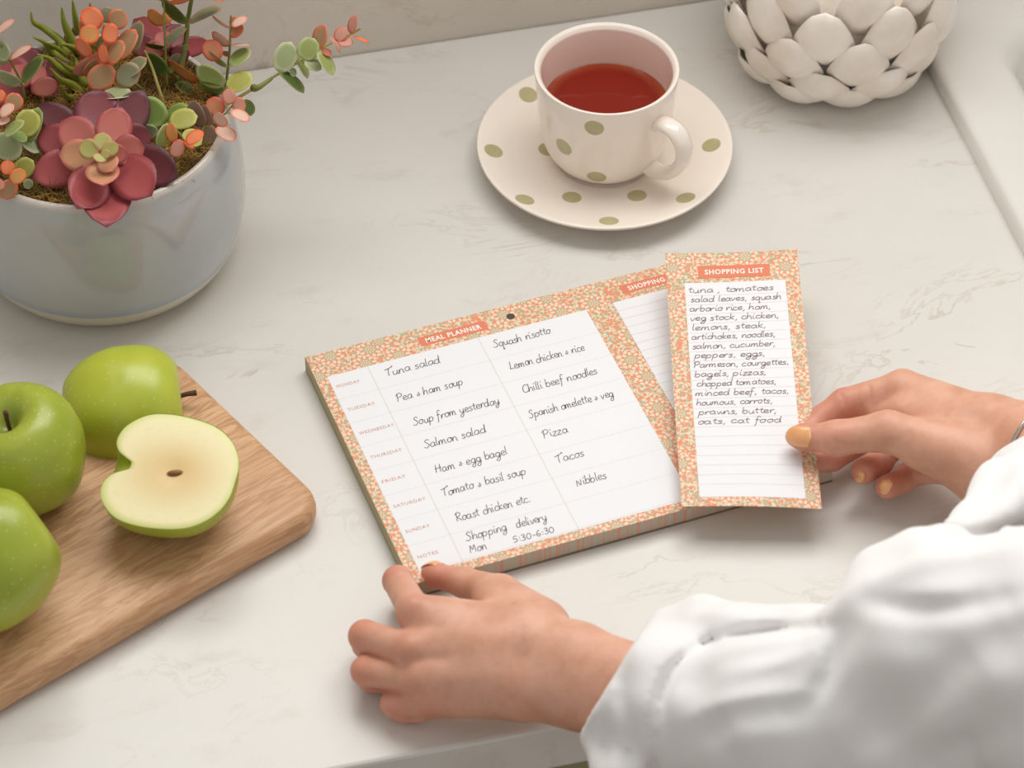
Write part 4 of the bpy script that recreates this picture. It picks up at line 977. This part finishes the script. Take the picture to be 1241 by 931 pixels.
# ---- right hand, pinching the sheet
def build_right(h=.085):
    T = [P_(1190, 556, 5.2), P_(1076, 523, 5.3), P_(1014, 531, 4.55), P_(975, 530, 3.95), P_(963, 529, 3.8)]
    I = [P_(1094, 470, 4.3), P_(1024, 490, 2.9), P_(998, 508, 2.3), P_(976, 528, 2.1)]
    Mi = [P_(1118, 500, 3.9), P_(1052, 528, 2.1), P_(1008, 556, 1.75), P_(982, 561, 1.8)]
    R_ = [P_(1136, 530, 3.4), P_(1080, 541, 1.75), P_(1066, 560, 1.8), P_(1047, 571, 2.35)]
    Pk = [P_(1150, 566, 3.1), P_(1104, 574, 1.6), P_(1094, 583, 1.6), P_(1075, 590, 2.05)]
    C_ = [P_(1205, 516, 5.6), P_(1210, 540, 5.2), P_(1210, 563, 4.6), P_(1200, 584, 4.1)]
    wr, fo = P_(1250, 548, 6.0), P_(1350, 590, 9.5)
    allp = np.array(T+I+Mi+R_+Pk+C_+[wr, fo])
    f = Field(allp.min(0)-[1.6, 3.6, 3.0], allp.max(0)+[2.5, 3.3, 3.3], h)
    f.chain([I[0], C_[0]], [1.12, 1.6], .5); f.chain([Mi[0], C_[1]], [1.15, 1.6], .5); f.chain([R_[0], C_[2]], [1.15, 1.6], .5); f.chain([Pk[0], C_[3]], [1.1, 1.5], .5)
    f.cap(P_(1096, 500, 4.2), P_(1160, 520, 5.0), .95, 1.6, .9); f.cap(P_(1040, 499, 2.6), P_(1066, 498, 3.1), .6, .75, .6); f.cap(P_(1066, 498, 3.1), P_(1110, 500, 4.0), .75, 1.1, .6); f.cap(P_(1120, 545, 4.6), P_(1190, 565, 4.8), 1.3, 1.9, 1.0)
    f.cap(C_[0], wr+[0, .6, .3], 1.7, 2.3, 1.2); f.cap(C_[3], wr-[0, .7, .3], 1.6, 2.3, 1.2); f.cap(wr+[0, .6, .3], fo+[0, .6, .3], 2.3, 2.7, .8); f.cap(wr-[0, .7, .3], fo-[0, .7, .3], 2.3, 2.7, .8)
    base = f.F.copy(); res_ = None
    for pts, rad in ((I, [1.08, 1.02, .92, .7]), (Mi, [1.08, .90, .80, .68]), (R_, [1.0, .86, .84, .82]), (Pk, [.95, .80, .78, .76])):
        g_ = f.blank(); g_.chain(pts, rad, .25); cmb = Field.smin(base, g_.F, .5); res_ = cmb if res_ is None else Field.smin(res_, cmb, .07)
    g_ = f.blank(); g_.chain(T, [1.7, 1.25, 1.05, .80, .58], .5)
    res_ = Field.smin(res_, Field.smin(base, g_.F, 1.0), .10)
    f.F = res_
    n_ = np.array([0, -.7, .7])*1.15
    for a, b, w_, am in ((P_(1071, 540, 5.3), P_(1090, 516, 5.6), .12, .06), (P_(1078, 543, 5.3), P_(1096, 522, 5.6), .12, .05), (P_(1006, 522, 4.7), P_(1013, 540, 4.7), .18, .05), (P_(1013, 520, 4.7), P_(1019, 542, 4.7), .12, .04),
                         (P_(1122, 566, 4.2), P_(1134, 602, 3.6), .13, .10), (P_(1084, 556, 3.6), P_(1110, 598, 3.2), .12, .10), (P_(1052, 470, 4.0), P_(1053, 498, 3.6), .14, .10), (P_(1020, 480, 3.6), P_(1026, 500, 3.4), .12, .06), (P_(1100, 565, 4.8), P_(1150, 575, 5.2), .2, .07)):
        f.crease(a+n_*.6, b+n_*.6, w_*1.6, am); f.crease(a+n_*.3, b+n_*.3, w_*1.6, am)
    fl = [(T[3], 1.2), (T[2], .9), (I[2], 1.4), (I[1], 1.3), (Mi[2], 1.4), (R_[3], 1.2), (R_[1], 1.3), (Pk[3], 1.2), (Pk[1], 1.2), (Pk[0], 1.0)]
    return f, fl
lf, lflush = build_left(); rf, rflush = build_right()
LV, LQ = lf.mesh(); RV, RQ = rf.mesh()
# arms and upper torso inside the blouse (outside the frame)
LE, LS = P_(1150, 850, 13)+[0, 0, 0], np.array([40, -56, 40.])
RE, RS = P_(1560, 640, 14), np.array([70, -38, 40.])
def build_core(h=.6):
    f = Field([4, -80, -2], [92, 6, 62], h)
    f.chain([P_(790, 850, 6.4), LE, LS], [2.3, 3.6, 4.6], 1); f.chain([P_(1300, 570, 7.8), RE, RS], [2.4, 3.6, 4.6], 1)
    mid = (LS+RS)/2; f.cap(LS, RS, 5, 5, 3); f.cap(mid+[3, -2, -8], mid+[8, -6, -30], 11, 10, 4); f.cap(mid, mid+[-2, 1, 12], 5.2, 5, 2)
    return f
CV, CQ = build_core().mesh()
g = NG('skin'); o = g.obj(); n1 = g.noise(o, 45, 4, .6); n2 = g.noise(o, 160, 3)
fla = g.sep(g.node('ShaderNodeVertexColor', layer_name='flush').outputs[0])[0]
c = g.mix(g.step(n1, .3, .7), lin(226, 174, 148), lin(211, 155, 127))
c = g.mix(g.math('MULTIPLY', fla, .62), c, lin(204, 112, 94)); c = g.mix(g.math('MULTIPLY', g.step(n2, .5, .8), .2), c, lin(190, 128, 100))
vo = g.node('ShaderNodeTexVoronoi', {'Scale': 900.0}); g.set(vo.inputs['Vector'], o)
g.bump(g.math('ADD', g.math('MULTIPLY', vo.outputs['Distance'], .5), n2), .22, .0004)
m_skin = g.fin(c, .48, Subsurface_Weight=.28, Subsurface_Radius=(.008, .0032, .0018), Subsurface_Scale=.6)
person = root('person', ((LS+RS)/2)*[1, 1, 0], 'person in white blouse, one hand holding the list and one steadying the pad', 'person')
person.location.z = H*S
Vb = np.concatenate([LV, RV, CV]); Qb = np.concatenate([LQ, RQ+len(LV), CQ+len(LV)+len(RV)])
body = mobj('body', Vb, Qb, m_skin, person)
fl = np.zeros(len(Vb))
for p_, r_ in lflush+rflush: fl = np.maximum(fl, np.exp(-((np.linalg.norm(Vb-p_, axis=1)/(r_*1.25))**2)))
ca = body.data.color_attributes.new('flush', 'FLOAT_COLOR', 'POINT'); ca.data.foreach_set('color', np.repeat(fl, 4))
sm = body.modifiers.new('smooth', 'CORRECTIVE_SMOOTH'); sm.iterations = 3; sm.use_only_smooth = True; sm.rest_source = 'ORCO'
body.modifiers.remove(sm); sm = body.modifiers.new('smooth', 'SMOOTH'); sm.iterations = 4; sm.factor = .5
# nails
m_nail = plain('peach_nail_polish', (242, 176, 120), .22, Coat_Weight=.5)
def nail(center, direc, nrm, L_, W_, drop=.18, fld=None):
    d_ = np.array(direc, float); d_ /= np.linalg.norm(d_); n_ = np.array(nrm, float); n_ -= d_*(n_@d_); n_ /= np.linalg.norm(n_); s_ = np.cross(d_, n_)
    V = []; F = []; nu, nv = 8, 10; lift = []
    for j in range(nv+1):       # rest the plate on the fingertip
        hit = None
        if fld is not None:
            for q in np.arange(1.2, -1.2, -.02):
                p = center+d_*L_*(j/nv-.5)+n_*q; i3 = tuple(int(round(v)) for v in (p-fld.lo)/fld.h)
                if fld.F[i3] < 0: hit = q; break
        if hit is None: hit = (2*lift[-1]-lift[-2]) if len(lift) > 1 else 0.0
        if len(lift) > 1: hit = max(hit, 2*lift[-1]-lift[-2]-.03)
        lift.append(hit)
    if fld is None: lift = [0.0]*(nv+1)
    for k, th in ((0, .05), (1, -.03)):
        for j in range(nv+1):
            t = j/nv; wv = (min(1, (t/.12))**.5)*(1 if t < .5 else math.sqrt(max(0, 1-((t-.5)/.5)**2*.96)))
            for i in range(nu+1):
                s = -1+2*i/nu; V.append(center+d_*L_*(t-.5)+s_*s*wv*W_/2+n_*(-drop*(s*wv)**2+lift[j]+th))
    n1_ = (nu+1)*(nv+1)
    for j in range(nv):
        for i in range(nu):
            a = j*(nu+1)+i; F.append((a, a+1, a+nu+2, a+nu+1)); b = a+n1_; F.append((b+nu+1, b+nu+2, b+1, b))
    bd = [i for i in range(nu+1)]+[j*(nu+1)+nu for j in range(1, nv+1)]+[nv*(nu+1)+i for i in range(nu-1, -1, -1)]+[j*(nu+1) for j in range(nv-1, 0, -1)]
    for i in range(len(bd)):
        a, b = bd[i], bd[(i+1) % len(bd)]; F.append((a, a+n1_, b+n1_, b))
    o = mobj('nail', V, F, m_nail, person); o['label'] = 'peach painted fingernail'; return o
tv = np.array([0, -.7, .7])
ta, tb = P_(979, 530, 4.0), P_(957, 528, 3.75)
nail(P_(965, 528.5, 3.87)+tv*.88, (tb-ta)-tv*.22, tv, 1.85, 1.3, .22, rf)
nail(P_(526, 688, 2.05)+np.array([0, .15, .45]), P_(514, 685, 1.9)-P_(540, 695, 2.2), [0, .75, .65], 1.45, 1.05, .2, lf)
nail(P_(1037, 577, 2.35)+tv*.5, P_(1033, 583, 2.1)-P_(1040, 567, 2.9), [-.75, -.5, .35], .85, .75, .12, rf)
nail(P_(1071, 591, 2.1)+tv*.62, P_(1069, 597, 1.9)-P_(1072, 583, 2.7), [-.45, -.7, .5], .85, .75, .12, rf)
# ---- blouse
def noise3(V, seed, sc_):
    r = np.random.default_rng(seed); out = np.zeros(V.shape[:3] if V.ndim == 4 else len(V))
    return out
def build_blouse():
    f = Field([3, -52, -1], [48, 2, 34], .26)
    fa, fb = P_(752, 836, 5.9), P_(815, 850, 6.9)
    f.cap(P_(735, 828, 5.6), fb, 3.7, 4.15, .6)                       # cuff band
    f.cap(P_(800, 760, 7.4), P_(850, 752, 8.4), 1.1, 1.25, .9); f.cap(P_(850, 752, 8.4), P_(965, 763, 9.6), 1.2, .9, .9)   # rolled top of the cuff
    f.cap(P_(725, 900, 4.6), P_(750, 940, 5), 1.1, 1.4, 1.2)
    f.chain([P_(850, 868, 7.4), P_(960, 868, 9.6), LE], [4.0, 5.1, 6.6], 1.2)  # forearm sleeve
    f.chain([P_(830, 800, 8.0), P_(900, 785, 9.2), P_(1010, 785, 11)], [1.8, 2.2, 2.5], 1.2)
    f.chain([P_(833, 850, 10.2), P_(900, 800, 11), P_(1000, 775, 12.2)], [.5, .6, .8], 1.6)
    f.chain([P_(900, 880, 12.2), P_(985, 838, 13), P_(1030, 775, 14)], [.4, .5, .7], 1.8)
    f.chain([P_(1108, 780, 15.5), P_(1180, 790, 17), P_(1300, 800, 20)], [5.0, 6.2, 7.4], 1.6)   # gathered upper sleeve
    f.chain([P_(1075, 700, 16.5), P_(1140, 690, 17.5), P_(1250, 700, 19)], [1.6, 2.0, 2.4], 2.2)
    f.chain([P_(1170, 660, 15), P_(1215, 600, 12), P_(1262, 560, 10)], [1.6, 1.5, 1.6], 2.2)
    f.chain([P_(1262, 592, 8.2), P_(1330, 620, 11), P_(1450, 640, 14)], [3.3, 4.4, 5.5], 1.0)    # right cuff
    add_folds(f)
    X, Y, Z = f.ax[0][:, None, None], f.ax[1][None, :, None], f.ax[2][None, None, :]
    d = .16*np.sin(.55*X+.9*Y+1.1*Z+1.3*np.sin(.33*X-.4*Z))*np.sin(.5*Y-.35*X+.8)+.07*np.sin(1.5*X+.8*Y-1.1*Z+2*np.sin(.7*Y))
    f.F = f.F+d.astype(np.float32)
    for a_, b_, side_ in ((P_(776, 766, 8.6), P_(698, 892, 4.2), P_(600, 800, 4)), ):
        vw = P_(740, 830, 6)-CP; nn = np.cross(b_-a_, vw); nn /= np.linalg.norm(nn); nn = nn if nn@(side_-a_) > 0 else -nn
        pl = (X-a_[0])*nn[0]+(Y-a_[1])*nn[1]+(Z-a_[2])*nn[2]; f.F = -Field.smin(-f.F, -pl.astype(np.float32), .5)
    f.carve(P_(640, 806, 3.8), P_(768, 841, 6.0), 3.0, 3.1, .3)
    f.carve(P_(1200, 535, 5.5), P_(1262, 556, 6.8), 2.75, 2.9, .3)
    return f
BV, BQ = build_blouse().mesh()
def build_blouse_top(h=.7):
    f = Field([20, -84, 6], [96, -6, 56], h)
    f.chain([P_(1440, 850, 22), LS], [6.6, 7.5], 2); f.chain([P_(1500, 650, 15), RE, RS], [5.5, 6.0, 6.6], 1.5)
    f.cap(LS, RS, 6.5, 6.5, 4); mid = (LS+RS)/2; f.cap(mid+[3, -2, -8], mid+[8, -6, -24], 13, 12.5, 5)
    f.carve(mid+[-2, 1, 6], mid+[-3, 2, 18], 6, 7.5, 1); return f
TV, TQ = build_blouse_top().mesh()
g = NG('white_cotton'); o = g.obj()
g.bump(g.noise(o, 18, 3), .35, .004)
m_cot = g.fin(lin(238, 236, 235), .85, Subsurface_Weight=.15, Subsurface_Radius=(.01, .009, .008), Sheen_Weight=.2)
V = np.concatenate([BV, TV]); Q_ = np.concatenate([BQ, TQ+len(BV)])
bl_ = mobj('blouse', V, Q_, m_cot, person); sm = bl_.modifiers.new('smooth', 'SMOOTH'); sm.iterations = 5; bl_['label'] = 'white cotton blouse with rolled cuffs'
# bracelet on the right wrist
wa, wb = P_(1240, 543, 5.9), P_(1262, 552, 6.6); ax_ = (wb-wa)/np.linalg.norm(wb-wa); e1_ = np.array([0, .93, .36]); e1_ -= ax_*(e1_@ax_); e1_ /= np.linalg.norm(e1_); e2_ = np.cross(ax_, e1_)
ring_ = [wb+e1_*3.25*math.cos(t)+e2_*2.6*math.sin(t) for t in np.linspace(0, 2*math.pi, 41)]
tag(mobj('bracelet', *tube(ring_, .14, 8, cap=False), plain('silver', (200, 196, 190), .2, Metallic=1.0)), 'thin silver bracelet on the right wrist at the picture edge', 'bracelet')
